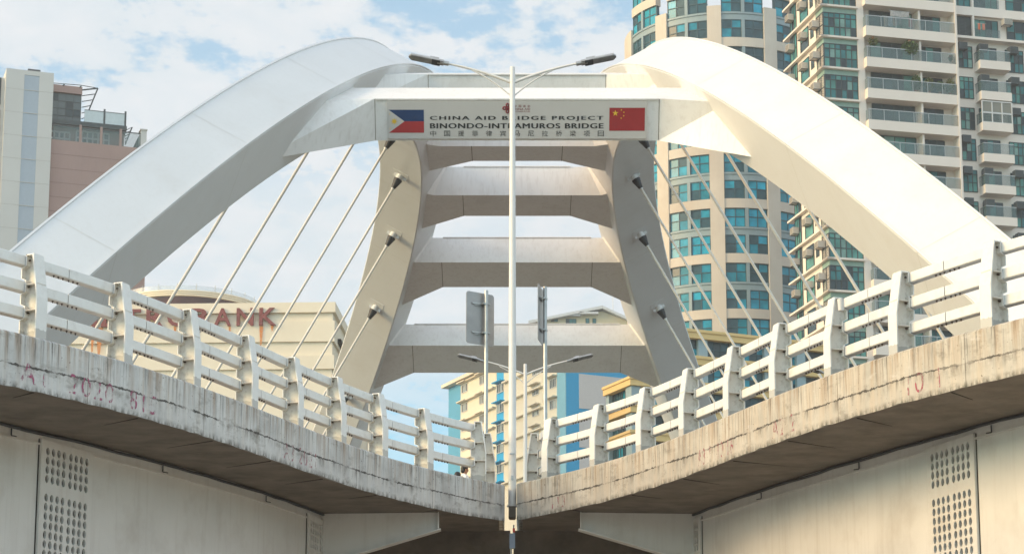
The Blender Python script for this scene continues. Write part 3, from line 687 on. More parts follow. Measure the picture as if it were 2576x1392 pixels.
for side in (-1, 1):
    rt = empty('bridge_railing', (faceX[side](38), 38, ZT(38)), ('white steel railing of three rails along the cool grey left ramp' if side < 0 else 'white steel railing of three rails along the sunlit tan right ramp'), 'railing', 'white railings on the two ramps')
    Ys = []
    for i, (x, y) in enumerate(POSTX[side]):
        e = elev(y/SD); Ys.append((7.45+PH-.033*31.55)/(e-.033))
    fitx = [(i, Y) for i, Y in enumerate(Ys)]
    Ys = [17.2, 20.0, 22.8, 25.6, 28.4]+Ys
    Ys = sorted(Ys); Ys[-1] = 46.95 if side < 0 else min(Ys[-1], 46.75)
    print('post Y', side, [round(q, 2) for q in Ys])
    stations = []
    for Y in Ys:
        p, t, n = frame(side, Y); stations.append((p+Vector((0, 0, ZT(Y))), t, n))
    pend, tend, nend = stations[-1]
    # the railing turns at the nose and runs back along the gap
    for k, Y in enumerate((48.5, 51.0, 53.5)):
        gx = frame(side, YEND_[side])[0].x+side*(.14+.02*k); stations.append((Vector((gx, Y, ZT(Y))), Vector((0, 1, 0)), Vector((-side, 0, 0))))
    for si_, (p, t, n) in enumerate(stations):
        if side < 0 and si_ == len(stations)-4: x_ = P(489.5, 460, 46.9); p, t, n = Vector((x_.x, 46.9, p.z)), Vector((0, 1, 0)), Vector((1, 0, 0))
        po = bpy.data.objects.new('post', POST); C.objects.link(po); po.parent = rt; ROOT[po] = ROOT[rt]
        q = p-n*.07
        xx = t if side < 0 else -t
        if xx.cross(n).z < 0: xx = -xx
        m4 = Matrix((xx, n, Vector((0, 0, 1)))).transposed().to_4x4(); m4 = m4 @ Matrix.Rotation(random.gauss(0, .006), 4, 'Y') @ Matrix.Rotation(random.gauss(0, .02), 4, 'Z'); m4.translation = q-ROOT[rt]; po.matrix_local = m4
    # rails
    def railpt(Yf, z):
        p, t, n = frame(side, min(Yf, 46.95)); q = p-n*(.07-RY); q.z = ZT(Yf)+z; return q, t, n
    main = [s_ for s_ in stations[:-3]]; back = stations[-4:]
    up = Vector((0, 0, 1)); h = RB/2; c = .012
    for li, zr in enumerate(RZ):
        for si in range(len(stations)-1):
            (p0, t0, n0), (p1, t1, n1) = stations[si], stations[si+1]
            a = p0-n0*(.07-RY); b = p1-n1*(.07-RY); ya, yb = p0.y, p1.y; curved = si < len(stations)-4; ln = (b-a).length
            def at(f):
                if curved:
                    Y = ya+(yb-ya)*f; p, t, n = frame(side, Y); q = p-n*(.07-RY); q.z = ZT(Y)+zr; return q, t, n
                return a.lerp(b, f)+Vector((0, 0, zr)), (b-a).normalized(), n0.lerp(n1, f).normalized()
            fm = .42 if side < 0 else .55
            for f0, f1, sg in ((0, fm-.005, -1), (fm+.005, 1, 1)):
                ml = MB()
                def prof(i):
                    q, t, n = at(f0+(f1-f0)*i/7)
                    return [q+n*x*h+up*y*h for x, y in ((1, -1+c/h), (1, 1-c/h), (1-c/h, 1), (-1+c/h, 1), (-1, 1-c/h), (-1, -1+c/h), (-1+c/h, -1), (1-c/h, -1))]
                ml.sweep(prof, 8)
                for k in (1, 2, 3):
                    q, t, n = at(min(max(fm+sg*(k-.35)*.105/ln, 0), 1)); z0 = q-up*(h-.004)+n*.015
                    ml.tube([z0, z0-up*.012], .018, 6, 1); ml.tube([z0-up*.008, z0-up*.034], .010, 6, 1)
                if sg > 0:
                    q, t, n = at(fm); ml.box(q, (.3, RB-.03, RB-.03), (t, n, up), 1)
                ml.build('rail', [M_rail, M_bolt], rt)

# ------------------------------------------------------------------ double-armed street lamps
def lamp(base, top_z, arm_dx, arm_rise, r0, r1, label, arms=(-1, 1), tilt=.26, head_l=.72, strut=True):
    b = Vector(base); rt = empty('street_lamp', b, label, 'street lamp', 'white street lamps along the centre of the bridge')
    H = top_z-b.z
    mb = MB(); mb.tube([b, b+Vector((0, 0, H*.33)), b+Vector((0, 0, H-.02)), b+Vector((0, 0, H))], [r0, r0*.95, r1, r1*.92], 20)
    pole = mb.build('pole', M_pole, rt)
    fp = MB(); fp.tube([b+Vector((0, 0, 0)), b+Vector((0, 0, .03))], r0*1.3, 16)
    for k in range(4):
        a = k*math.pi/2+.78; d = Vector((math.cos(a), math.sin(a), 0)); fp.prism([b+d*r0*.9+Vector((0, 0, .03)), b+d*r0*1.25+Vector((0, 0, .03)), b+d*r0*.9+Vector((0, 0, .15))], d.cross(Vector((0, 0, 1)))*.015)
    fp.build('base_plate', M_pole, rt)
    dr = MB(); dr.box(b+Vector((0, -r0*.97, 1.15)), (.11, .03, .03)); dr.box(b+Vector((0, -r0*.96, .62)), (.05, .03, .10)); dr.build('service_hatch', M_galv, pole)
    for s in arms:
        p0 = b+Vector((s*r1*.6, 0, 0)); p0.z = top_z-.36
        tip = b+Vector((s*arm_dx, 0, 0)); tip.z = top_z+arm_rise
        c1 = p0+Vector((s*arm_dx*.48, 0, (tip.z-p0.z)*.68)); pts = []
        for i in range(13):
            t = i/12; pts.append(p0*(1-t)**2+c1*2*t*(1-t)+tip*t*t)
        am = MB(); am.tube(pts, [.036-.012*i/12 for i in range(13)], 10); am.build('arm', M_pole, rt)
        if strut:
            q0 = b+Vector((s*r1*.6, 0, 0)); q0.z = top_z-.68
            q1 = b+Vector((s*.90, 0, 0)); q1.z = top_z-.075; cc = q0+Vector((s*abs(q1.x-q0.x)*.45, 0, (q1.z-q0.z)*.62))
            am = MB(); am.tube([q0*(1-t)**2+cc*2*t*(1-t)+q1*t*t for t in [i/10 for i in range(11)]], .016, 8)
            am.build('strut', M_pole, rt)
        d = (pts[12]-pts[10]).normalized(); d = Vector((s*math.cos(tilt), 0, math.sin(tilt))); up = Vector((-s*math.sin(tilt), 0, math.cos(tilt))); y = Vector((0, 1, 0))
        # the head is rolled a little so the lens faces down the road
        ro = R(20); up2 = up*math.cos(ro)+y*math.sin(ro); y2 = y*math.cos(ro)-up*math.sin(ro)
        hd = MB(); c = tip+d*(.14+head_l/2); w = .185
        hd.tube([tip-d*.06, tip+d*.2], .05, 10)
        hd.box(tip+d*.12, (.12, .15, .05), (d, y2, up2)); 
        out_ = [(-head_l/2, -w/2), (head_l/2-.06, -w/2), (head_l/2, -w/2+.07), (head_l/2, w/2-.07), (head_l/2-.06, w/2), (-head_l/2, w/2)]
        hd.prism([c+d*x+y2*q-up2*.03 for x, q in out_], up2*.042)
        hd.box(c-d*(head_l*.30)+up2*.045, (head_l*.28, w*.7, .055), (d, y2, up2))
        for k in range(12): hd.box(c+d*(-head_l*.12+k*head_l*.05)+up2*.03, (.008, w*.85, .03), (d, y2, up2))
        h = hd.build('lamp_head', M_galv, rt)
        ln = MB(); ln.prism([c+d*(x*.96)+y2*q*.92-up2*.042 for x, q in out_], up2*.01); ln.prism([c+d*x+y2*q-up2*.045 for x, q in ((-head_l/2, -w/2), (-head_l*.24, -w/2), (-head_l*.24, w/2), (-head_l/2, w/2))], up2*.014, 1)
        ln.build('lens', [M_lens, M_dark], h)
    return rt
YP = 47.9
pb = P(512.3, 506, YP); pt_ = P(512.2, 67, YP)
lamp(pb, pt_.z, 1.49, .09, .088, .058, 'tall white twin-arm street lamp standing in the gap between the two ramps', tilt=.21)
YP2 = 75.3
pt2 = P(525.2, 363.5, YP2)
lamp((pt2.x, YP2, DZ), pt2.z, 1.50, .12, .088, .058, 'farther twin-arm street lamp half hidden behind the tall lamp post', tilt=.24)
q = P(806, 379, 76)
lamp((q.x+1.1, 76, DZ), q.z+.1, .5, .15, .08, .05, 'small white street lamp behind the right railing, only its head showing', arms=(-1,), tilt=.30, head_l=.75, strut=False)
# plinth and junction box seen through the gap
mb = MB(); mb.box((pb.x, YP+.05, pb.z-.12), (.16, .3, .235)); mb.box((pb.x, YP+.05, pb.z-.25), (.13, .24, .02))
tag(mb.build('lamp_plinth', M_soffit, loc=(pb.x, YP, pb.z-.5)), 'small concrete block under the tall street lamp between the ramps', 'plinth')
jb = empty('junction_box', (pb.x, YP-.36, pb.z-.95), 'small grey junction box with conduits hanging in the gap below the tall lamp', 'junction box')
mb = MB(); mb.box((pb.x, YP-.38, pb.z-.80), (.12, .1, .32)); mb.build('box', mat('grey_plastic', (.22, .26, .32), .5), jb)
mb = MB(); mb.tube([(pb.x-.02, YP-.38, pb.z-.96), (pb.x-.02, YP-.38, pb.z-1.5)], .015, 8); mb.tube([(pb.x+.03, YP-.38, pb.z-.64), (pb.x+.03, YP-.38, pb.z-.45)], .015, 8); mb.build('conduit', M_galv, jb)
mb = MB(); mb.box((pb.x+.035, YP-.38, pb.z-.57), (.05, .05, .09)); mb.build('red_plug', mat('red_plastic', (.55, .05, .03), .5), jb)

# ------------------------------------------------------------------ traffic signs seen from behind
def road_sign(px_top, py_top, Y, base_z, label, yaw, w, h, cz, cx_off, rr=.045):
    tp = P(px_top, py_top, Y); rt = empty('traffic_sign', (tp.x, Y, base_z), label, 'traffic sign', 'traffic signs at the ramp fork')
    mb = MB(); mb.tube([(tp.x, Y, base_z), (tp.x, Y, tp.z)], rr, 14); mb.build('pole', M_galv, rt)
    X = Vector((math.cos(yaw), math.sin(yaw), 0)); n = Vector((math.sin(yaw), -math.cos(yaw), 0)); up = Vector((0, 0, 1))
    c = Vector((tp.x, Y, tp.z-cz))-n*.10+X*cx_off
    r = .07; pts = []
    for cx, cy, a0 in ((w/2-r, h/2-r, 0), (-w/2+r, h/2-r, 90), (-w/2+r, -h/2+r, 180), (w/2-r, -h/2+r, 270)):
        for k in range(5):
            a = R(a0+k*22.5); pts.append(c+X*(cx+r*math.cos(a))+up*(cy+r*math.sin(a)))
    mb = MB(); mb.prism(pts, -n*.012); pl = mb.build('panel', M_signback, rt)
    cm = MB()
    for dz in (h*.28, -h*.28):
        q = Vector((tp.x, Y, tp.z-cz+dz)); cm.tube([q-up*.02, q+up*.02], rr+.012, 14)
        cm.box(c+n*.02+up*dz, (w*.62, .02, .035), (X, n, up)); cm.box(c+n*.035+up*(dz-.04), (w*.5, .006, .012), (X, n, up))
        for k in (-1, 1):
            cm.tube([q+X*k*(rr+.05)+n*.04, q+X*k*(rr+.05)-n*.12], .01, 6); cm.box(q+X*k*(rr+.03)+n*.0, (.07, .05, .035), (X, n, up))
    cm.build('clamp', M_galv, rt)
YSg = 50.0
road_sign((1300+.546*1182)/4, (740+.546*770)/4, YSg, ZT(YSg)-.62, 'square grey sign seen from behind on a galvanised pole, left of the tall lamp', R(36), .78, 1.22, .66, -.10)
road_sign((1300+.546*1612)/4, (740+.546*742)/4, YSg, ZT(YSg)-.62, 'narrow sign seen edge on, on a galvanised pole right of the tall lamp', R(80), .76, 1.32, .66, .0)

# ------------------------------------------------------------------ people behind the left railing
M_skin = mat('skin', (.38, .19, .115), .55, var=.05); M_hair = mat('black_hair', (.012, .010, .010), .45); M_shirt = mat('white_shirt', (.78, .78, .80), .8); M_trou = mat('dark_trousers', (.03, .035, .05), .8); M_shirt2 = mat('dark_shirt', (.04, .04, .05), .8)
def person(px, pyt, Y, feet, yaw, label, msh):
    hp = P(px, pyt, Y); Hh = hp.z-feet; f = Hh/1.70; o = Vector((hp.x, Y, feet))
    rt = empty('person', o, label, 'person', 'people walking on the left ramp')
    ca, sa = math.cos(yaw), math.sin(yaw)
    def L(x, y, z): return o+Vector((x*ca-y*sa, x*sa+y*ca, z))*f
    # joints: x side, y forward
    J = {'pel': (0, 0, .92, .125), 'spi': (0, 0, 1.12, .12), 'che': (0, 0, 1.30, .14), 'nec': (0, .0, 1.45, .058), 'hd0': (0, .015, 1.53, .075), 'hd1': (0, .025, 1.61, .090),
         'lsh': (.17, 0, 1.37, .062), 'lel': (.22, -.03, 1.10, .044), 'lwr': (.23, .05, .86, .030), 'lha': (.23, .07, .78, .034),
         'rsh': (-.17, 0, 1.37, .062), 'rel': (-.22, -.03, 1.10, .044), 'rwr': (-.23, .05, .86, .030), 'rha': (-.23, .07, .78, .034),
         'lhi': (.09, 0, .86, .095), 'lkn': (.10, .03, .48, .062), 'lan': (.10, .08, .09, .042), 'lto': (.10, .22, .04, .035),
         'rhi': (-.09, 0, .86, .095), 'rkn': (-.10, .02, .48, .062), 'ran': (-.10, -.14, .10, .042), 'rto': (-.10, -.02, .04, .035)}
    E = [('pel', 'spi'), ('spi', 'che'), ('che', 'nec'), ('nec', 'hd0'), ('hd0', 'hd1'), ('che', 'lsh'), ('lsh', 'lel'), ('lel', 'lwr'), ('lwr', 'lha'), ('che', 'rsh'), ('rsh', 'rel'), ('rel', 'rwr'), ('rwr', 'rha'),
         ('pel', 'lhi'), ('lhi', 'lkn'), ('lkn', 'lan'), ('lan', 'lto'), ('pel', 'rhi'), ('rhi', 'rkn'), ('rkn', 'ran'), ('ran', 'rto')]
    for sgn, h in ((1, 'lha'), (-1, 'rha')):
        for k, (dx, ln_) in enumerate(((-.026, .075), (-.009, .088), (.009, .083), (.026, .066))):
            nm = f'{h}f{k}'; J[nm] = (sgn*.23+dx*.3, .07+dx, .78-.05, .010); J[nm+'t'] = (sgn*.23+dx*.3-sgn*.012, .07+dx+.02, .78-.05-ln_, .008); E += [(h, nm), (nm, nm+'t')]
        J[h+'th'] = (sgn*.215, .12, .75, .010); E.append((h, h+'th'))
    keys = list(J); me = bpy.data.meshes.new('person'); me.from_pydata([tuple(L(*J[k][:3])-o) for k in keys], [(keys.index(a), keys.index(b)) for a, b in E], [])
    ob = bpy.data.objects.new('person', me); C.objects.link(ob); sk = ob.modifiers.new('s', 'SKIN'); ss = ob.modifiers.new('u', 'SUBSURF'); ss.levels = 1
    for i, k in enumerate(keys):
        sv = me.skin_vertices[0].data[i]; sv.radius = (J[k][3]*f,)*2; sv.use_root = (k == 'pel')
    dg = bpy.context.evaluated_depsgraph_get(); dg.update(); m2 = bpy.data.meshes.new_from_object(ob.evaluated_get(dg)); bpy.data.objects.remove(ob)
    for p in m2.polygons: p.use_smooth = True
    for q in (M_skin, msh, M_trou): m2.materials.append(q)
    for p in m2.polygons:
        z = p.center.z/f; p.material_index = 2 if z < .95 and abs(p.center.length) < 9 and not (z > .62 and (p.center.xy.length/f > .19)) else (1 if z < 1.445 and not (z < 1.02 and p.center.xy.length/f > .19) else 0)
    b = bpy.data.objects.new('body', m2); C.objects.link(b); b.parent = rt; ROOT[b] = ROOT[rt]
    mb = MB(); ax = (Vector((ca, sa, 0)), Vector((-sa, ca, 0)), Vector((0, 0, 1)))
    mb.ellipsoid(L(0, .02, 1.595), (.078*f, .098*f, .112*f), 16, 12, 0, ax)                     # face and skull
    for sgn in (1, -1): mb.ellipsoid(L(sgn*.079, .01, 1.59), (.014*f, .024*f, .036*f), 8, 6, 0, ax)
    mb.ellipsoid(L(0, .118, 1.585), (.014*f, .02*f, .026*f), 8, 6, 0, ax)
    mb.build('head', M_skin, rt)
    hm = MB(); hm.ellipsoid(L(0, -.004, 1.632), (.090*f, .106*f, .098*f), 18, 12, 0, ax); hm.ellipsoid(L(0, -.048, 1.575), (.076*f, .062*f, .085*f), 14, 10, 0, ax); hm.ellipsoid(L(0, .06, 1.672), (.07*f, .055*f, .045*f), 12, 8, 0, ax)
    hm.build('hair', M_hair, rt)
    cm = MB(); cm.tube([L(0, -.004, 1.41), L(0, -.004, 1.44), L(0, .0, 1.475)], [.115*f, .085*f, .068*f], 16); cm.build('collar', msh, rt)
person((1780+600*.1293)/4, (1780+566*.1293)/4+2.2, 49.6, ZT(49.6)-.62, R(-62), 'person with short black hair and white shirt, head showing above the parapet', M_shirt)
person((1780+390*.1293)/4, (1780+826*.1293)/4, 51.2, ZT(51.2)-.62, R(-20), 'person mostly hidden, only the top of a black-haired head showing', M_shirt2)


# ------------------------------------------------------------------ buildings
class Fac:
    def __init__(s, o, yaw): s.o = Vector(o); s.r = Vector((math.cos(yaw), math.sin(yaw), 0)); s.n = Vector((math.sin(yaw), -math.cos(yaw), 0))
    def at(s, px, py):
        h = plane_hit(px, py, s.o, s.n); return (h-s.o).dot(s.r), h.z
    def pt(s, a, z, d=0):
        q = s.o+s.r*a+s.n*d; q.z = z; return q
    def box(s, mb, a0, a1, z0, z1, d0, d1, m=0):
        mb.hexa([s.pt(a0, z0, d1), s.pt(a1, z0, d1), s.pt(a1, z0, d0), s.pt(a0, z0, d0), s.pt(a0, z1, d1), s.pt(a1, z1, d1), s.pt(a1, z1, d0), s.pt(a0, z1, d0)], m)
    def quad(s, mb, a0, a1, z0, z1, d, m=0): mb.quad(s.pt(a0, z0, d), s.pt(a1, z0, d), s.pt(a1, z1, d), s.pt(a0, z1, d), m)
M_cream = mat('tower_cream_stone', (.60, .525, .44), .85, var=.05, vscale=.25, dirt=(.30, .20, .13), dirt_amt=.3, dirt_scale=.12, streak=.12)
M_bgrey = mat('tower_blue_grey_panel', (.24, .31, .33), .5, var=.06)
M_apt = mat('apartment_cream_render', (.79, .70, .62), .85, var=.04, vscale=.2, dirt=(.3, .25, .2), dirt_amt=.22, dirt_scale=.2)
M_apt2 = mat('tan_core_render', (.50, .45, .38), .85, var=.05, vscale=.3)  # plain tan render of the round tower and office block cores
M_frame = mat('dark_window_frame', (.03, .045, .05), .5)
M_bframe = mat('tower_window_frame', (.02, .07, .09), .5)
def glass(name, col, rough=.25, rand=.25): return mat(name, col, rough, var=.35, vscale=.55, spec=.28, rand=rand)
G_dark = glass('glass_dark', (.028, .055, .066)); G_teal = glass('glass_teal', (.03, .19, .20)); G_mid = glass('glass_green', (.09, .30, .26)); G_lite = glass('glass_curtain', (.22, .39, .34), .3)
G_ta = glass('glass_tower_teal', (.006, .27, .37)); G_tb = glass('glass_tower_blue', (.008, .33, .48)); G_tc = glass('glass_tower_dark', (.025, .085, .11))
def see_through(m, a):
    m.node_tree.nodes['Principled BSDF'].inputs['Alpha'].default_value = a; return m
G_rail = mat('balcony_glass', (.15, .235, .24), .3, var=.1, vscale=.4)
see_through(G_rail, .30)
M_spand = mat('green_spandrel', (.24, .36, .30), .5, var=.1)
M_acw = mat('air_conditioner_white', (.55, .50, .44), .6, dirt=(.3, .25, .2), dirt_amt=.3); M_acd = mat('air_conditioner_grey', (.07, .08, .085), .6); M_grille = mat('grille_grey', (.22, .20, .18), .6)
def window(fac, parent, a0, a1, z0, z1, d, cols, rows, mats, wts, fm=None, fw=.07, rowfr=None, nm='window', rnd=random):
    fr_ = MB(); gl = MB(); rs = rowfr or [i/rows for i in range(rows+1)]
    for k in range(cols+1):
        a = a0+(a1-a0)*k/cols; fac.box(fr_, a-fw/2, a+fw/2, z0, z1, d-.02, d+.06)
    for f in rs:
        z = z0+(z1-z0)*f; fac.box(fr_, a0, a1, z-fw/2, z+fw/2, d-.018, d+.057)
    for k in range(cols):
        for f0, f1 in zip(rs, rs[1:]):
            mi = rnd.choices(range(len(mats)), wts)[0]
            fac.quad(gl, a0+(a1-a0)*k/cols, a0+(a1-a0)*(k+1)/cols, z0+(z1-z0)*f0, z0+(z1-z0)*f1, d, mi)
    w = fr_.build(nm, fm or M_frame, parent); gl.build('pane', mats, w, fix=False); return w
def clump(mb, c, r, n, size, m=0, rnd=random):
    for _ in range(n):
        d = Vector((rnd.gauss(0, 1), rnd.gauss(0, 1), rnd.gauss(0, 1))).normalized()*(rnd.random()**.5)
        p = Vector(c)+Vector((d.x*r[0], d.y*r[1], d.z*r[2])); a = Vector((rnd.gauss(0, 1), rnd.gauss(0, 1), rnd.gauss(0, 1))).normalized(); b = a.orthogonal().normalized()
        s_ = size*rnd.uniform(.6, 1.3); mb.add([p-a*s_, p+b*s_*.5, p+a*s_, p-b*s_*.5], [(0, 1, 2, 3)], m)
M_leaf = mat('leaf_green', (.07, .12, .02), .7, var=.5, vscale=5); M_leaf2 = mat('leaf_olive', (.13, .14, .03), .7, var=.4, vscale=5)
M_terra = mat('terracotta', (.3, .12, .06), .8)

def apartment():
    rn = random.Random(11)
    F = Fac(P(824.2, 64, 219), R(13.6)); ax = lambda x: F.at(x, 64)[0]
    zr = F.at(906, 32.2)[1]; Hf = zr-F.at(906, 62.9)[1]
    aC, aG, aP, aM0, aM1, aR0, aR1 = 0, ax(857.6), ax(864.4), ax(917.7), ax(919.7), ax(952.6), ax(954.6)
    aEnd = aR1+ax(1007)-ax(955)+14
    b = empty('apartment_tower', F.pt(6, 0, -8), 'tall cream apartment tower with long balconies and green corner windows', 'building')
    zt = zr+2.6*Hf; L = Fac(F.o, R(13.6-90)); dep = L.at(791, 64)[0]; ldep = L.at(787, 64)[0]
    w = MB()
    F.box(w, aC+.02, aG, 0, zt, dep, -.25); F.box(w, aG, aP, 0, zt, dep, .15); F.box(w, aP, aR0, 0, zt, dep, -.65)
    F.box(w, aR0, aR1, 0, zt, dep, .95); F.box(w, aM0, aM1, 0, zt, -1, .55); F.box(w, aR1, aEnd, 0, zt, dep, -.35)
    w.build('wall', M_apt, b)
    rows = [k for k in range(-16, 3) if zr+k*Hf > 22]
    L = Fac(F.pt(0, 0, 0), R(13.6-90))          # left flank; r points toward the camera at the corner
    LA = lambda x, y: L.at(x, y)[0]
    lx = {k: LA(x, 64) for k, x in dict(far=797.5, win0=801.6, win1=809.3, slot0=811.2, slot1=814.4, g1=798, acA=794, acB=806.5, acC=818.2).items()}
    acs = []
    for k in rows:
        z = zr+k*Hf; zl = z-.36*Hf
        # glass corner bay
        lg = MB(); F.box(lg, -.42, aG+.05, zl-.20, zl, -1, .42); L.box(lg, ldep, .42, zl-.201, zl-.001, -.3, .42)
        lg.build('ledge', M_apt, b)
        sp_ = MB(); F.box(sp_, .0, aG, zl-.2-.17*Hf, zl-.2, -.3, .02); L.box(sp_, -2.0, -.02, zl-.2-.17*Hf, zl-.2, -.3, .021); sp_.build('spandrel', M_spand, b)
        dim = rn.random() < .3
        window(F, b, .03, aG-.03, zl-Hf+.0, zl-.2-.17*Hf, -.02, 6, 3, [G_dark, G_teal, G_mid, G_lite], (4, 3, 2, .5) if dim else (2, 3, 5, 2), fw=.09, rowfr=[0, .42, .80, 1], rnd=rn)
        window(L, b, -1.9, -.03, zl-Hf, zl-.2-.17*Hf, -.02, 2, 2, [G_dark, G_teal, G_mid], (4, 3, 2), rnd=rn)
        window(L, b, lx['win0'], lx['win1'], zl-.92*Hf, zl-.22*Hf, .03, 1, 2, [G_dark, G_teal, G_mid], (4, 3, 1), rnd=rn)
        window(L, b, dep+.2, lx['far'], zl-Hf, zl-.25, .03, 3, 2, [G_dark, G_teal, G_mid], (3, 4, 3), rnd=rn)
        lw = MB(); L.box(lw, lx['slot0'], lx['slot1'], zl-.72*Hf, zl-.42*Hf, -.1, .03); lw.build('slot_window', G_dark, b)
        for nm in ('acA', 'acB', 'acC'): acs.append((L, lx[nm], zl-.48*Hf, k, nm))
        # balcony
        bl = MB(); F.box(bl, aP-.10, aR0+.02, z-.31*Hf, z, -.7, .9); bal = bl.build('balcony', M_apt, b)
        gr = MB()
        F.box(gr, aP-.05, aR0-.02, z+.02, z+.33*Hf, .80, .83); F.box(gr, aP-.08, aP-.05, z+.02, z+.33*Hf, -.2, .83)
        gr.build('glass_railing', G_rail, bal)
        hr = MB(); F.box(hr, aP-.08, aR0-.02, z+.33*Hf, z+.35*Hf, .79, .85)
        for q in range(7): a = aP+(aR0-aP)*q/6; F.box(hr, a-.025, a+.025, z, z+.33*Hf, .835, .86)
        hr.build('handrail', M_galv, bal)
        window(F, b, aP+.95, aM0-.25, z+.01, z+.66*Hf, -.59, 4, 1, [G_dark, G_teal, G_mid, G_lite], (5, 2, 2, 1), nm='sliding_door', rnd=rn)
        window(F, b, aM1+.1, aR0-1.0, z+.01, z+.64*Hf, -.59, 3, 1, [G_dark, G_teal, G_mid], (5, 2, 1), nm='sliding_door', rnd=rn)
        # right part
        x1a, x1b, x2a, x2b = ax(955.5), ax(973.6), ax(1007), ax(1024.5); s0, s1 = ax(975.5), ax(1005.7)
        if k >= 1:
            z -= Hf
            window(F, b, x1a, x1b, z+.06*Hf, z+.72*Hf, -.30, 3, 14 if k == 1 else 2, [G_dark] if k == 1 else [G_dark, G_teal], (1,) if k == 1 else (2, 2), rnd=rn)
            window(F, b, s0+.1, s1-.6, z+.06*Hf, z+.66*Hf, -.30, 4, 1, [G_dark, G_teal, G_mid], (5, 2, 2), nm='sliding_door', rnd=rn)
            window(F, b, x2a+.3, x2b+1, z+.02*Hf, z+.70*Hf, -.30, 3, 2, [G_dark, G_teal, G_mid], (3, 3, 2), rnd=rn)
            r2 = MB(); F.box(r2, s0, s1-.4, z+.06*Hf, z+.36*Hf, -.2, -.17); r2.build('glass_railing', G_rail, b)
            p2 = MB(); F.box(p2, x1b+.02, s0+.02, z+.0*Hf, z+.75*Hf, -.35, .1); F.box(p2, x1a, x2b+3, z+.74*Hf, z+1.02*Hf, -.35, .12); p2.build('parapet_band', M_apt, b)
        else:
            window(F, b, x1a, x1b, z-.0*Hf-.72*Hf-.22*Hf+Hf*.0, z-.25*Hf, -.31, 4, 2, [G_dark, G_teal, G_mid, G_lite], (4, 3, 3, 1), rowfr=[0, .42, .8, 1], rnd=rn)
            window(F, b, x2a, x2b, z-.96*Hf, z-.25*Hf, -.31, 4, 2, [G_dark, G_teal, G_mid, G_lite], (4, 3, 3, 1), rowfr=[0, .42, .8, 1], rnd=rn)
            window(F, b, x2b+2.2, x2b+4.2, z-.96*Hf, z-.25*Hf, -.31, 4, 2, [G_dark, G_teal, G_mid, G_lite], (4, 3, 3, 1), rnd=rn)
            window(F, b, s0+.35, s1-.9, z-.8*Hf, z-.24*Hf, -.31, 3, 1, [G_dark, G_teal, G_mid], (5, 2, 1), nm='sliding_door', rnd=rn)
            sb_ = MB(); F.box(sb_, s0, s1, z-1.07*Hf, z-.80*Hf, -.35, 1.1); bb = sb_.build('balcony', M_apt, b)
            r2 = MB(); F.box(r2, s0+.04, s1-.04, z-.79*Hf, z-.48*Hf, 1.0, 1.03); F.box(r2, s0+.02, s0+.05, z-.79*Hf, z-.48*Hf, -.3, 1.03); r2.build('glass_railing', G_rail, bb)
            hr = MB(); F.box(hr, s0, s1, z-.48*Hf, z-.46*Hf, .99, 1.05); F.box(hr, s0, s0+.06, z-.48*Hf, z-.46*Hf, -.3, .99); hr.build('handrail', M_galv, bb)
            if k == -2:      # one small balcony has been closed in with white framed panes
                window(F, bb, s0+.05, s1-.05, z-.80*Hf, z-.12*Hf, 1.0, 3, 2, [mat('dusty_pane', (.20, .19, .15), .4)], (1,), M_signw, .12, [0, .45, 1], 'enclosure', rn)
    cz = zr-.05*Hf; co = MB(); F.box(co, aR1-.3, aEnd, cz-.02*Hf, cz+.06*Hf, -.4, .55); co.build('cornice', M_apt, b)
    # window-mounted condensers: each one a thing of its own
    def ac_proto(fac, a, z, white):
        rt = empty('air_conditioner', fac.pt(a, z, .4), 'x', 'air conditioner', 'air conditioners on the apartment tower')
        mb = MB(); fac.box(mb, a-.48, a+.48, z-.34, z+.34, .0, .75); mb.build('casing', M_acw if white else M_acd, rt)
        mb = MB()
        for q in range(7): fac.box(mb, a-.42, a+.42, z-.28+q*.09, z-.25+q*.09, .74, .775)
        mb.build('grille', M_grille if white else M_frame, rt)
        mb = MB(); fac.box(mb, a-.5, a-.44, z-.40, z-.345, .0, .78); fac.box(mb, a+.44, a+.5, z-.40, z-.345, .0, .78); fac.box(mb, a-.5, a+.5, z-.40, z-.35, .70, .76); mb.build('bracket', M_dark, rt); return rt
    def copy_ac(p, off, label):
        r = p.copy(); C.objects.link(r); r.location = p.location+off; r['label'] = label
        for ch in p.children:
            c = ch.copy(); C.objects.link(c); c.parent = r
        return r
    pr = None; names = {'acA': 'far', 'acB': 'middle', 'acC': 'near corner'}; top = max(k for *_, k, _n in acs)
    for fac, a, z, k, nm in acs:
        lab = f'cream air conditioner on the apartment flank, {names[nm]} column, {ORD[top-k]} from top'
        if pr is None: pr = ac_proto(fac, a, z, True); p0 = fac.pt(a, z, .4); pr['label'] = lab
        else: copy_ac(pr, fac.pt(a, z, .4)-p0, lab)
    pd = None
    for k in rows:
        if k >= 1: continue
        z = zr+k*Hf
        for nm, x in (('left', ax(961)), ('middle', ax(981.5)), ('right', ax(1011.5))):
            if rn.random() < .15: continue
            lab = f'dark air conditioner on the apartment front, {nm} column, {ORD[-k]} below the cornice'
            if pd is None: pd = ac_proto(F, x, z-.33*Hf, False); q0 = F.pt(x, z-.33*Hf); pd['label'] = lab
            else: copy_ac(pd, F.pt(x, z-.33*Hf)-q0, lab)
    q = F.pt(ax(1003), zr+.35*Hf, 0); p = ac_proto(F, ax(1007), zr+.58*Hf, True); p['label'] = 'cream air conditioner box high on the front wall above the cornice'
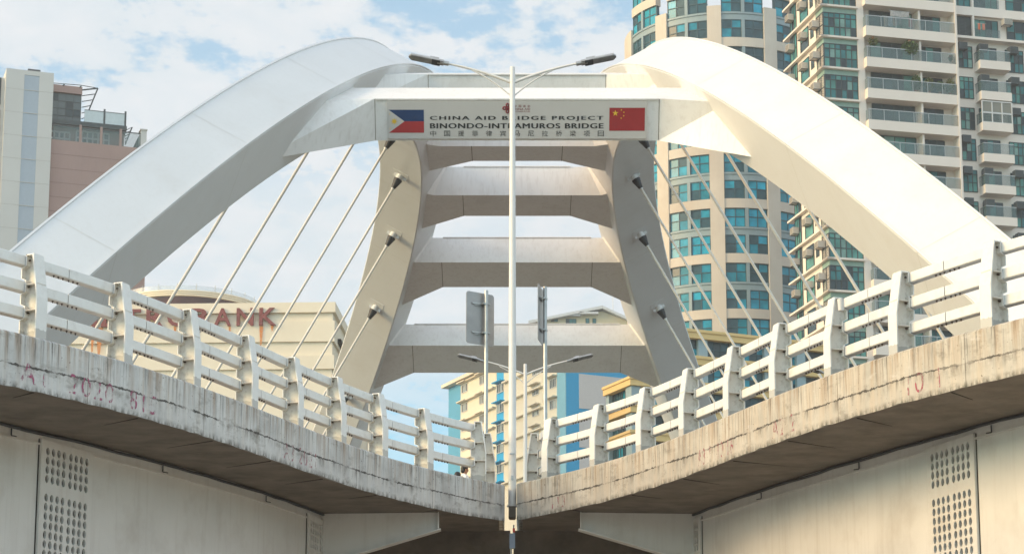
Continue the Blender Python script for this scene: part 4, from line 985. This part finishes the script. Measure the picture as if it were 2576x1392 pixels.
    # things on the balconies
    def cloths(label, items, z, group='washing on the balconies'):
        rt = empty('laundry', F.pt(items[0][0], z, .5), label, 'laundry', group)
        mb = MB(); F.box(mb, items[0][0]-.2, items[-1][1]+.2, z, z+.03, .48, .51); mb.build('line', M_galv, rt)
        for a0, a1, h, col in items:
            mb = MB(); n = 6
            for i in range(n):
                u0, u1 = i/n, (i+1)/n; d0, d1 = .5+.05*math.sin(u0*9), .5+.05*math.sin(u1*9)
                for dd in (0, .02): mb.quad(F.pt(a0+(a1-a0)*u0, z-h, d0+dd), F.pt(a0+(a1-a0)*u1, z-h*rn.uniform(.93, 1), d1+dd), F.pt(a0+(a1-a0)*u1, z, d1+dd), F.pt(a0+(a1-a0)*u0, z, d0+dd))
            mb.build('cloth', mat('cloth_%d' % int(sum(col)*1000), col, .9, var=.3, vscale=4), rt)
    A = lambda zx: ax((3400+zx*.273)/4)
    def plant(label, a, z, r, n, m, hang=False, dd=.3):
        rt = empty('hanging_plant' if hang else 'potted_plant', F.pt(a, z, dd), label, 'plant', 'plants on the balconies')
        mb = MB(); c = F.pt(a, z+(-r[2] if hang else r[2]*1.0+.25), dd); clump(mb, c, r, n, .16, 0, rn); mb.build('foliage', m, rt)
        mb = MB(); mb.tube([F.pt(a, z, dd), F.pt(a, z+.3, dd)] if not hang else [F.pt(a, z-.25, dd), F.pt(a, z, dd)], [.14, .18], 10); mb.build('pot', M_terra, rt)
    z1 = zr+0*Hf
    cloths('grey and pale towels hung on the topmost long balcony', [(A(490), A(540), 1.1, (.35, .33, .31)), (A(550), A(615), 1.1, (.30, .36, .42)), (A(620), A(650), 1.0, (.4, .3, .25)), (A(660), A(745), .9, (.20, .24, .25)), (A(850), A(900), 1.0, (.35, .15, .16))], z1+.40*Hf)
    cloths('orange shirts drying on the loggia above the cornice', [(A(1865), A(1900), .7, (.6, .16, .08)), (A(1930), A(1965), .7, (.55, .2, .14))], zr+.45*Hf)
    cloths('pale banner hung high across the topmost long balcony', [(A(585), A(860), .6, (.45, .42, .40))], z1+.60*Hf)
    z2 = zr-Hf
    plant('trailing green plant filling the second long balcony', A(840), z2+.66*Hf, (.95, .40, .85), 700, M_leaf, True, .7)
    plant('small flowering basket at the left end of the second long balcony', A(310), z2+.66*Hf, (.55, .3, .45), 220, M_leaf2, True, .7)
    plant('basket plant hung in the right bay of the second long balcony', A(1440), z2+.3*Hf, (.25, .2, .3), 100, M_leaf2, True, .6)
    z3 = zr-2*Hf
    plant('bright green shrub by the post on the third long balcony', A(925), z3+.02, (.60, .3, .85), 420, M_leaf, False, .5)
    plant('olive bush in the right bay of the third long balcony', A(1120), z3+.02, (.6, .3, .75), 360, M_leaf2, False, .5)
    plant('dark green bush in the middle of the right bay, third long balcony', A(1270), z3+.02, (.5, .3, .62), 330, M_leaf, False, .5)
    plant('tall thin olive bush at the right end of the third long balcony', A(1420), z3+.02, (.50, .3, .80), 340, M_leaf2, False, .5)
apartment()

def round_tower():
    rn = random.Random(5); cx, cy = 726, 267.0
    c = P(cx, 200, cy); Rr = 100/2240*cy*1.03; c = Vector((c.x, cy+2, 0))
    b = empty('round_tower', c, 'round cream high-rise with curved bands and teal windows behind the right arch', 'building')
    view = math.atan2(-c.x, c.y)      # direction from the axis to the camera, measured from -y
    def pt(th, z, r): a = R(th)-view*-1*0+math.atan2(c.x, c.y)*-1; return Vector((c.x+r*math.sin(a), c.y-r*math.cos(a), z))
    def seg(mb, t0, t1, z0, z1, r0, r1, n=None, m=0):
        n = n or max(2, int((t1-t0)/3)+1)
        mb.sweep(lambda i: [pt(t0+(t1-t0)*i/n, z0, r1), pt(t0+(t1-t0)*i/n, z1, r1), pt(t0+(t1-t0)*i/n, z1, r0), pt(t0+(t1-t0)*i/n, z0, r0)], n+1, m=m)
    yN = cy+2-Rr
    zt = lambda y: P(717, y, yN).z
    zb = zt(36.5); Hp = zt(36.5)-zt(89.7)           # a pair of storeys
    top = zb+.6*Hp
    core = MB(); seg(core, -180, 180, 0, top, Rr-2, Rr-.6, 60); core.build('core', M_apt2, b)
    pw = MB()
    for t in (-70, -37, -4, 29, 62, 95): seg(pw, t-4, t+4, 0, top, Rr-1, Rr, 3)
    seg(pw, 99, 286, 0, top, Rr-1, Rr, 40)
    for k in range(-12, 2):
        z = zb+k*Hp
        for t in (-70, -37, -4, 29, 62): seg(pw, t+4, t+29, z-.17*Hp, z, Rr-1, Rr-.10, 8)
    pw.build('wall', M_cream, b)
    for k in range(-7, 2):
        z = zb+k*Hp
        for t in (-37, -4, 29) if k < -4 else (-70, -37, -4, 29, 62):
            s_ = MB(); seg(s_, t+4, t+29, z+.345*Hp, z+.485*Hp, Rr-1, Rr-.25, 8); seg(s_, t+4, t+29, z+.45*Hp, z+.485*Hp, Rr-1, Rr-.14, 8)
            s_.build('spandrel', M_bgrey, b)
            for z0, z1 in ((z, z+.345*Hp), (z+.485*Hp, z+.83*Hp)):
                fr_ = MB(); gl = MB(); n = 8
                seg(fr_, t+15.7, t+17.5, z0, z1, Rr-.8, Rr-.12, 1, 1)
                for a in (t+4.2, t+10, t+15.5, t+17.7, t+23, t+28.6): seg(fr_, a-.22, a+.22, z0, z1, Rr-.8, Rr-.27, 1)
                for zz in (z0+.04, (z0+z1)/2+.1, z1-.05): seg(fr_, t+4, t+29, zz-.05, zz+.05, Rr-.8, Rr-.275, 8)
                w = fr_.build('window', [M_bframe, M_bgrey], b)
                up = k >= -1
                for a0, a1 in ((t+4, t+10), (t+10, t+15.7), (t+17.5, t+23), (t+23, t+29)):
                    for y0, y1 in ((z0, (z0+z1)/2+.1), ((z0+z1)/2+.1, z1)):
                        mi = rn.choices(range(3), (2, 1, 6) if up else (5, 4, 2))[0]
                        gl.quad(pt(a0, y0, Rr-.34), pt(a1, y0, Rr-.34), pt(a1, y1, Rr-.34), pt(a0, y1, Rr-.34), mi)
                gl.build('pane', [G_ta, G_tb, G_tc], w, fix=False)
round_tower()

def left_block():
    rn = random.Random(9); u = .1365
    F = Fac(P(54, 75, 280), R(19)); A = lambda zx, zy=560: F.at(zx*u, zy*u)[0]; Z = lambda zx, zy: F.at(zx*u, zy*u)[1]
    M_w = mat('left_white_render', (.58, .57, .54), .85, var=.03, vscale=.2); M_st = mat('pale_blue_stripe', (.38, .44, .50), .8, var=.03); M_pk = mat('dusty_pink_render', (.37, .245, .215), .85, var=.05, vscale=.15, dirt=(.2, .13, .11), dirt_amt=.2, dirt_scale=.2, streak=.15)
    b = empty('left_tower_block', F.pt(0, 0, -8), 'white slab tower with a pale blue stripe and pink terraced wing', 'building')
    a0, a1, s0, s1 = A(45), A(395), A(180), A(290); zt = Z(220, 516); z1 = Z(220, 550)
    m = MB(); F.box(m, a0, s0, 0, zt, -12, 0); F.box(m, s1, a1, 0, zt, -12, 0); F.box(m, s0, s1, z1, zt, -12, 0); F.box(m, s0, s1, 0, z1, -12, -.12)
    m.build('wall', M_w, b)
    m = MB(); F.box(m, s0, s1, 0, z1-.02, -.2, -.05); m.build('stripe', M_st, b)
    m = MB(); F.box(m, A(205), A(297), zt, zt+.35, -6, -.3); m.build('roof_cap', M_dark, b)
    Hs = Z(220, 660)-Z(220, 828)
    jm = MB()
    for k in range(12): z = Z(220, 660)-k*Hs; F.box(jm, a0, a1, z-.04, z+.04, -.4, .012)
    jm.build('joint_line', mat('joint_grey', (.50, .48, .45), .9), b)
    # strip of windows left of the tower
    m = MB(); F.box(m, a0-14, a0, 0, Z(20, 545), -12, -1.2); m.build('wall', M_w, b)
    for y0, y1 in ((550, 745), (785, 960), (1000, 1128), (1165, 1290), (1330, 1450)):
        window(F, b, a0-6, a0-.5, Z(20, y1), Z(20, y0), -1.12, 4, 2, [G_dark, mat('grey_pane', (.09, .11, .12), .2)], (2, 2), rnd=rn)
    # pink wing
    e1 = A(1100, 1060); zp = Z(380, 1003)
    m = MB(); F.box(m, a1, e1, 0, zp, -12, -.8); F.box(m, a1, A(940, 880), zp, Z(390, 838), -12, -3.2); m.build('wall', M_pk, b)
    jm = MB()
    for k in range(1, 8): F.box(jm, a1, e1, zp-k*Hs*.62-.04, zp-k*Hs*.62+.04, -.9, -.788)
    jm.build('joint_line', mat('joint_pink', (.26, .16, .14), .9), b)
    for x0, x1, n in ((398, 550, 4), (600, 840, 6)):
        window(F, b, A(x0), A(x1), Z(x0, 1012)-.0, Z(x0, 905), -3.15, n, 2, [mat('grey_pane', (.09, .11, .12), .2), G_rail], (2, 3), M_signw, .22, [0, .55, 1], rnd=rn)
    for x0, x1 in ((390, 590), (608, 745), (758, 885), (903, 1040)):
        g_ = MB(); F.box(g_, A(x0, 1000), A(x1, 1000), zp, zp+2.0, -1.0, -.96); r_ = g_.build('terrace_glass', G_rail, b)
        g_ = MB(); F.box(g_, A(x0, 1000), A(x1, 1000), zp+2.0, zp+2.12, -1.03, -.93); g_.build('handrail', M_dark, r_)
    for x in (597, 750, 893): g_ = MB(); F.box(g_, A(x-10, 1000), A(x+8, 1000), zp, zp+2.4, -1.2, -.9); g_.build('terrace_pier', M_pk, b)
    z2 = Z(400, 838); m = MB(); F.box(m, a1, A(945, 880), z2-.6, z2, -13, -1.6); m.build('terrace_slab', M_frame, b)
    for x0, x1 in ((632, 780), (788, 935)):
        g_ = MB(); F.box(g_, A(x0, 850), A(x1, 850), z2+.1, z2+1.7, -1.9, -1.86); r_ = g_.build('terrace_glass', mat('pale_rail_glass', (.55, .62, .63), .2), b)
        g_ = MB(); F.box(g_, A(x0, 850), A(x1, 850), z2+1.7, z2+1.78, -1.93, -1.83); F.box(g_, A(x1, 850)-.12, A(x1, 850)+.12, z2, z2+2.1, -1.95, -1.8); g_.build('handrail', M_frame, r_)
    zg = Z(400, 612)
    m = MB(); F.box(m, a1, A(620, 700), z2, zg, -10, -3.4); gb = m.build('rooftop_room', G_dark, b)
    window(F, gb, a1+.1, A(620, 700), z2+.1, zg-.1, -3.35, 4, 4, [mat('grey_green_pane', (.07, .10, .105), .15), G_dark], (3, 1), rnd=rn, nm='glazing')
    m = MB(); F.box(m, a1, A(628, 600), zg, zg+1.0, -10, -3.0); m.build('roof_beam', M_pk, b)
    tr = MB(); p = F.pt(A(625, 610), zg+.6, -3); q = F.pt(A(742, 595), Z(742, 592), -3); s = F.pt(A(640, 800), z2+.3, -3)
    tr.tube([p, q], .10, 6); tr.tube([q, s], .10, 6); tr.tube([F.pt(a1, Z(400, 552), -3), F.pt(A(620, 575), Z(620, 570), -3), q], .05, 6)
    for k in range(1, 6): tr.tube([p.lerp(F.pt(A(622, 800), z2, -3), k/6), q.lerp(s, k/6)], .06, 6)
    for x, y in ((490, 562), (615, 575)): tr.tube([F.pt(A(x-8, 600), zg+.9, -3), F.pt(A(x+5, 570), Z(x, y), -3)], .09, 6)
    tr.build('canopy_truss', M_frame, b)
    tr = MB(); p = F.pt(A(940, 885), z2-.2, -3); q = F.pt(A(995, 882), Z(995, 880), -3); s = F.pt(A(945, 985), zp+1, -3)
    tr.tube([p, q, s, p], .10, 6)
    for k in range(1, 5): tr.tube([p.lerp(s, k/5), q.lerp(s, k/5)], .06, 6)
    tr.build('canopy_truss', M_frame, b)
    m = MB(); F.box(m, A(1040, 1000), A(1082, 1000), zp-.1, Z(1060, 938), -2.5, -.85); F.box(m, A(1034, 1000), A(1086, 1000), Z(1060, 938), Z(1060, 930), -2.7, -.7); m.build('chimney', M_w, b)
    m = MB(); m.prism([F.pt(A(985, 1040), zp, -2.6), F.pt(A(1036, 1040), zp, -2.6), F.pt(A(1036, 1000), Z(1036, 955), -2.6)], F.n*.4); m.build('stair_cover', M_frame, b)
left_block()

def bank():
    F = Fac(P(333, 303, 190), R(-2.5)); u = .546/4; X_ = lambda zx: F.at(zx*u, (740+950*.546)/4)[0]; Z_ = lambda zy: F.at(260, (740+zy*.546)/4)[1]
    M_b = mat('bank_cream_stone', (.80, .71, .56), .85, var=.05, vscale=.15, dirt=(.35, .25, .14), dirt_amt=.2, dirt_scale=.15); M_let = mat('red_brown_letter', (.22, .06, .055), .6, var=.25, vscale=3)
    zt = Z_(865); b = empty('bank_building', F.pt(-10, 0, -10), 'cream bank building with red letters and a round ringed rooftop behind the left cables', 'building')
    m = MB(); F.box(m, -30, 0, 0, Z_(935), -26, 0); F.box(m, -30.0, .25, Z_(938), zt, -26.1, .30)
    for y0, y1 in ((1000, 1150), (1250, 1350), (1420, 1560)): F.box(m, -30, .2, Z_(y1), Z_(y0), -26.05, .22)
    F.box(m, 0.02, 1.5, 0, Z_(1010), -24, -9); F.box(m, .02, 1.1, Z_(1010), Z_(940), -20, -12)
    m.build('wall', M_b, b)
    lb = MB(); F.box(lb, .21, .5, Z_(1120), Z_(1090), -8, -2); lb.build('side_vent', M_hole, b)
    xc = {c: 1967-165*i for i, c in enumerate('KNABORTEM')}
    for i, ch in enumerate('METROBANK'):
        zx = 1967-165*(8-i); m = MB(); wd = 62 if ch not in 'MO' else 74
        put_text(m, ch, Vector((F.o.x, F.o.y, 0)), F.r, Vector((0, 0, 1)), X_(zx-wd), X_(zx+wd), Z_(1032), Z_(905), 1, .12, F.n, 0, .36, .02)
        m.build('letter', M_let, b, fix=False)
    for zx, w_, h in ((1920, 14, 150), (2000, 10, 40), (1455, 12, 90), (1690, 8, 90), (740, 26, 200), (690, 16, 180), (880, 16, 150), (1290, 10, 60)):
        m = MB(); n = 6
        for i in range(n):
            f0, f1 = 1-i/n*.7, 1-(i+1)/n*.7
            m.add([F.pt(X_(zx-w_*f0), Z_(1034+h*i/n), .31), F.pt(X_(zx+w_*f0), Z_(1034+h*i/n), .31), F.pt(X_(zx+w_*f1), Z_(1034+h*(i+1)/n), .31), F.pt(X_(zx-w_*f1), Z_(1034+h*(i+1)/n), .31)], [(0, 1, 2, 3)])
        m.build('rust_stain', M_rust, b, fix=False)
    # ringed drum on the roof
    c = P(188, 300, 205); c.z = 0; rr = 6.9
    def ring(mb, r0, r1, z0, z1, m=0, n=64): mb.sweep(lambda i: [c+Vector((math.cos(2*math.pi*i/n)*r, math.sin(2*math.pi*i/n)*r, z)) for r, z in ((r1, z0), (r1, z1), (r0, z1), (r0, z0))], n+1, m=m, caps=False)
    ztop = P(188, 289, 205-rr).z; m = MB()
    for k in range(3): ring(m, .1, rr-k*.07, ztop-.17*(k+1)+.04, ztop-.17*k); ring(m, .1, rr-.13-k*.07, ztop-.17*(k+1), ztop-.17*(k+1)+.04)
    m.build('drum', M_b, b)
    m = MB(); ring(m, .1, rr-.36, zt-2, ztop-.51); m.build('drum_window', mat('brown_pane', (.075, .032, .026), .25, var=.5, vscale=.6), b)
    m = MB(); ring(m, rr-.35, rr-.30, ztop, ztop+.5); m.build('roof_glass', see_through(mat('roof_rail_glass', (.62, .68, .72), .2), .3), b)
    m = MB()
    for k in range(24): a = 2*math.pi*k/24; m.tube([c+Vector((math.cos(a)*(rr-.25), math.sin(a)*(rr-.25), ztop)), c+Vector((math.cos(a)*(rr-.2), math.sin(a)*(rr-.2), ztop+.65))], .03, 5)
    m.build('roof_post', M_galv, b)
bank()

def blue_block():
    rn = random.Random(21); Xu = lambda x: (1600+x/2.862)/4; Yu = lambda y: (1400+y/2.862)/4
    F = Fac(P(566, 395, 300), R(-65)); G = Fac(F.o, R(25))
    M_cr = mat('pale_cream_render', (.72, .66, .54), .85, var=.03, vscale=.2); M_lb = mat('light_blue_render', (.20, .44, .57), .8, var=.04); M_vb = mat('vivid_blue_render', (.02, .38, .70), .8, var=.04); M_tl = mat('teal_blue_render', (.09, .34, .54), .8, var=.04); M_wp = mat('grey_white_panel', (.66, .63, .62), .8, var=.03); M_wd = mat('sky_blue_stripe', (.13, .40, .56), .8)
    A = lambda px: F.at(px, 395)[0]; Z = lambda px, py: F.at(px, py)[1]
    b = empty('blue_and_cream_block', F.pt(-15, 0, -6), 'cream and blue housing block seen under the lowest cross beam', 'building')
    zt = Z(Xu(760), Yu(335)); aL, aT, aS0, aS1, aC = A(Xu(555)), A(Xu(695)), A(Xu(1105)), A(Xu(1188)), A(Xu(1800))
    m = MB(); F.box(m, aT, aS0, 0, zt, -14, 0); F.box(m, aS0, aS1, 0, zt, -14, -.15); F.box(m, aS1, aC, 0, zt, -14, 0); m.build('wall', M_cr, b)
    m = MB(); F.box(m, aL, aT, 0, zt, -14, -.02); m.build('teal_wall', M_tl, b)
    m = MB(); F.box(m, aC, -.02, 0, zt+.5, -14, .05); m.build('pale_blue_strip', M_lb, b)
    m = MB(); F.box(m, aS0+.02, aS1-.02, 0, zt-.1, -.2, -.06); m.build('blue_stripe', M_wd, b)
    m = MB(); F.box(m, aL-.6, aC, zt, zt+.5, -14, 1.0); m.build('roof_slab', M_cr, b)
    m = MB(); G.box(m, .05, 24, 0, zt+.5, -26, .0); m.build('blue_wall', M_vb, b)
    g0, z0 = G.at(Xu(2050), Yu(660)); g1, z1 = G.at(Xu(2390), Yu(300)); 
    for k in range(3):
        m = MB(); zz0 = z0-k*(z1-z0)*1.12; G.box(m, g0, g0+11, zz0, zz0+(z1-z0), -.1, .08); m.build('white_panel', M_wp, b)
    Hf = Z(Xu(740), Yu(430))-Z(Xu(740), Yu(650)); cols = [(710, 772, 430), (915, 965, 335), (1115, 1185, 430), (1520, 1592, 460), (1718, 1790, 375)]
    for x0, x1, yc in cols:
        for k in range(-1, 6):
            zc = Z(Xu((x0+x1)/2), Yu(yc))-k*Hf
            if zc > zt-.7: continue
            stripe = x0 == 1115
            window(F, b, A(Xu(x0)), A(Xu(x1)), zc-.62, zc+.62, .03, 4, 1, [G_dark, mat('pale_pane', (.30, .36, .36), .3)], (3, 2), M_signw, .10, rnd=rn)
            hd = MB(); F.box(hd, A(Xu(x0))-.5, A(Xu(x1))+.4, zc+.85, zc+1.0, -.1, .8); hd.build('window_hood', M_vb if stripe else M_cr, b)
    for k in range(-1, 6):
        z = Z(Xu(700), Yu(600))-k*Hf
        if z > zt: continue
        m = MB(); F.box(m, aT-.3, aS0-.3, z-.1, z+.1, -.1, .55); F.box(m, aS1+.3, A(Xu(1640)), z-.1, z+.1, -.1, .55); m.build('ledge', M_cr, b)
blue_block()

def gable():
    u = lambda x: (1300+x*.546)/4; v = lambda y: (740+y*.546)/4; Y = 420
    M_g = mat('gable_cream', (.60, .52, .35), .85, var=.04, vscale=.2); M_rf = mat('pale_roof', (.55, .57, .58), .7)
    b = empty('gabled_house', P(u(1900), v(1000), Y)*1.0, 'cream gabled roof storey with small windows seen between the cross beams', 'building'); b.location.z = 0; ROOT[b].z = 0
    L, Pk, Rr = P(u(1490), v(1000), Y), P(u(2030), v(890), Y), P(u(2235), v(982), Y)
    for q in (L, Pk, Rr): q.y = Y
    D_ = Vector((0, 18, 0)); wl = L.lerp(Pk, .12); wr = Rr.lerp(Pk, .06)
    m = MB(); dz = Vector((0, 0, .5)); m.prism([Vector((wl.x, Y, 0)), Vector((wr.x, Y, 0)), wr-dz, Pk-dz*1.6, wl-dz], D_); m.build('wall', M_g, b)
    m = MB(); th = Vector((0, 0, -.55)); off = Vector((0, -1.2, 0)); DD = Vector((0, 20, 0))
    m.prism([L+off, Pk+off, Pk+off+th, L+off+th], DD); m.prism([Pk+off, Rr+off, Rr+off+th, Pk+off+th], DD); m.build('roof', M_rf, b)
    F = Fac((0, Y, 0), 0)
    for x0, x1, y0, y1, n in ((1655, 1705, 965, 998, 2), (1765, 1840, 978, 1010, 3), (1910, 1935, 975, 1010, 1), (1960, 1985, 975, 1010, 1)):
        (a0, z1), (a1, z0) = F.at(u(x0), v(y0)), F.at(u(x1), v(y1)); window(F, b, a0, a1, z0, z1, .05, n, 1, [G_dark, G_teal], (1, 1))
    m = MB(); (a0, z1), (a1, z0) = F.at(u(1740), v(948)), F.at(u(1870), v(962)); F.box(m, a0, a1, z0, z1, 0, .9); (a0, z1), (a1, z0) = F.at(u(1865), v(936)), F.at(u(2000), v(950)); F.box(m, a0, a1, z0, z1, 0, 1.2); m.build('awning', M_rf, b)
    m = MB(); q = P(u(2110), v(920), Y+2); m.tube([q+Vector((0, 0, -3)), q+Vector((0, 0, 3.5))], .05, 6); m.build('mast', M_galv, b)
gable()

def yellow_block():
    rn = random.Random(31); Xu = lambda x: (2380+x/3.026)/4; Yu = lambda y: (1440+y/3.026)/4
    F = Fac(P(631.7, 381, 200), R(24)); L = Fac(F.o, R(-66))
    M_y = mat('yellow_ochre_band', (.74, .52, .22), .8, var=.05, vscale=.2); M_pc = mat('pale_blue_column', (.30, .40, .43), .7); M_yg = mat('grey_roof', (.3, .32, .33), .8)
    b = empty('yellow_office_block', F.pt(8, 0, -8), 'low office block with ochre bands and teal strip windows behind the right railing', 'building')
    Hf = 2.5; zc = F.at(631.7, 381)[1]+.5; aE = F.at(830, 400)[0]; lE = L.at(605.7, 390)[0]; aS = F.at(668, 380)[0]
    core = MB(); F.box(core, .8, aE, 0, zc-.9, lE+.5, -.7); F.box(core, aS, aE, 0, zc+2*Hf-1, lE+.5, -.72); core.build('core', M_apt2, b)
    for k in range(-7, 3):
        z = zc+k*Hf; a0 = aS if k > 0 else 0
        m = MB(); F.box(m, a0, aE, z-.86, z, lE, .3); F.box(m, a0, aE, z-.3, z-.05, lE, .42)
        if k <= 0: L.box(m, lE, .29, z-.861, z-.001, -3, .3); L.box(m, lE, .41, z-.301, z-.051, -3, .42)
        m.build('band', M_y, b)
        window(F, b, a0+.4, aE, z-Hf, z-.86, -.4, 22, 2, [G_dark, G_tc, G_ta], (3, 3, 3), M_bframe, rnd=rn)
        if k <= 0: window(L, b, lE+.2, -.5, z-Hf, z-.86, -.4, 9, 1, [G_dark, G_tc, G_ta], (3, 3, 2), M_bframe, rnd=rn)
    m = MB()
    for a in [0]+[aE*q/6 for q in range(1, 7)]: F.box(m, a-.05, a+.9, 0, zc+(2*Hf if a > aS else 0)-.2, -1, .02)
    L.box(m, -1.2, -.2, 0, zc-.2, -.6, .03); L.box(m, lE+.1, lE+.7, 0, zc-.2, -.6, .03)
    m.build('column', M_pc, b)
yellow_block()

# small litter caught in the railing posts
def clutter():
    f = (.546*2564/2564)
    q = P(31, 262, 31.9); mb = MB(); mb.add([q+Vector(v) for v in ((-.05, 0, -.06), (.04, .02, -.10), (.06, -.01, .03), (0, .03, .09), (-.05, .01, .04), (.0, -.05, 0))], [(0, 1, 5), (1, 2, 5), (2, 3, 5), (3, 4, 5), (4, 0, 5), (4, 3, 2, 1, 0)])
    tag(mb.build('plastic_scrap', mat('cyan_plastic', (.01, .30, .55), .4), loc=q), 'crumpled bright blue plastic scrap stuffed in a railing post at the far left', 'litter')
    q = P((3300+195/3.093)/4, (1050+520/3.093)/4, 33.6); mb = MB(); mb.tube([q-Vector((0, 0, .09)), q+Vector((0, 0, .09))], [.04, .055], 14)
    tag(mb.build('paper_cup', M_signw, loc=q), 'white paper cup stuffed in the top of a right railing post', 'cup')
clutter()

# ------------------------------------------------------------------ added thin haze volume that lifts the darks and fades contrast
hz = MB(); hz.box((0, 230, 74.5), (560, 560, 151)); hzo = hz.build('haze', bpy.data.materials.new('added_haze')); tag(hzo, kind='stuff')
hm_ = hzo.data.materials[0]; hm_.use_nodes = True; hn = hm_.node_tree; hn.nodes.remove(hn.nodes['Principled BSDF'])
pv = hn.nodes.new('ShaderNodeVolumePrincipled'); pv.inputs['Color'].default_value = (.95, .97, 1, 1); pv.inputs['Density'].default_value = .0004
hn.links.new(pv.outputs[0], hn.nodes['Material Output'].inputs['Volume'])
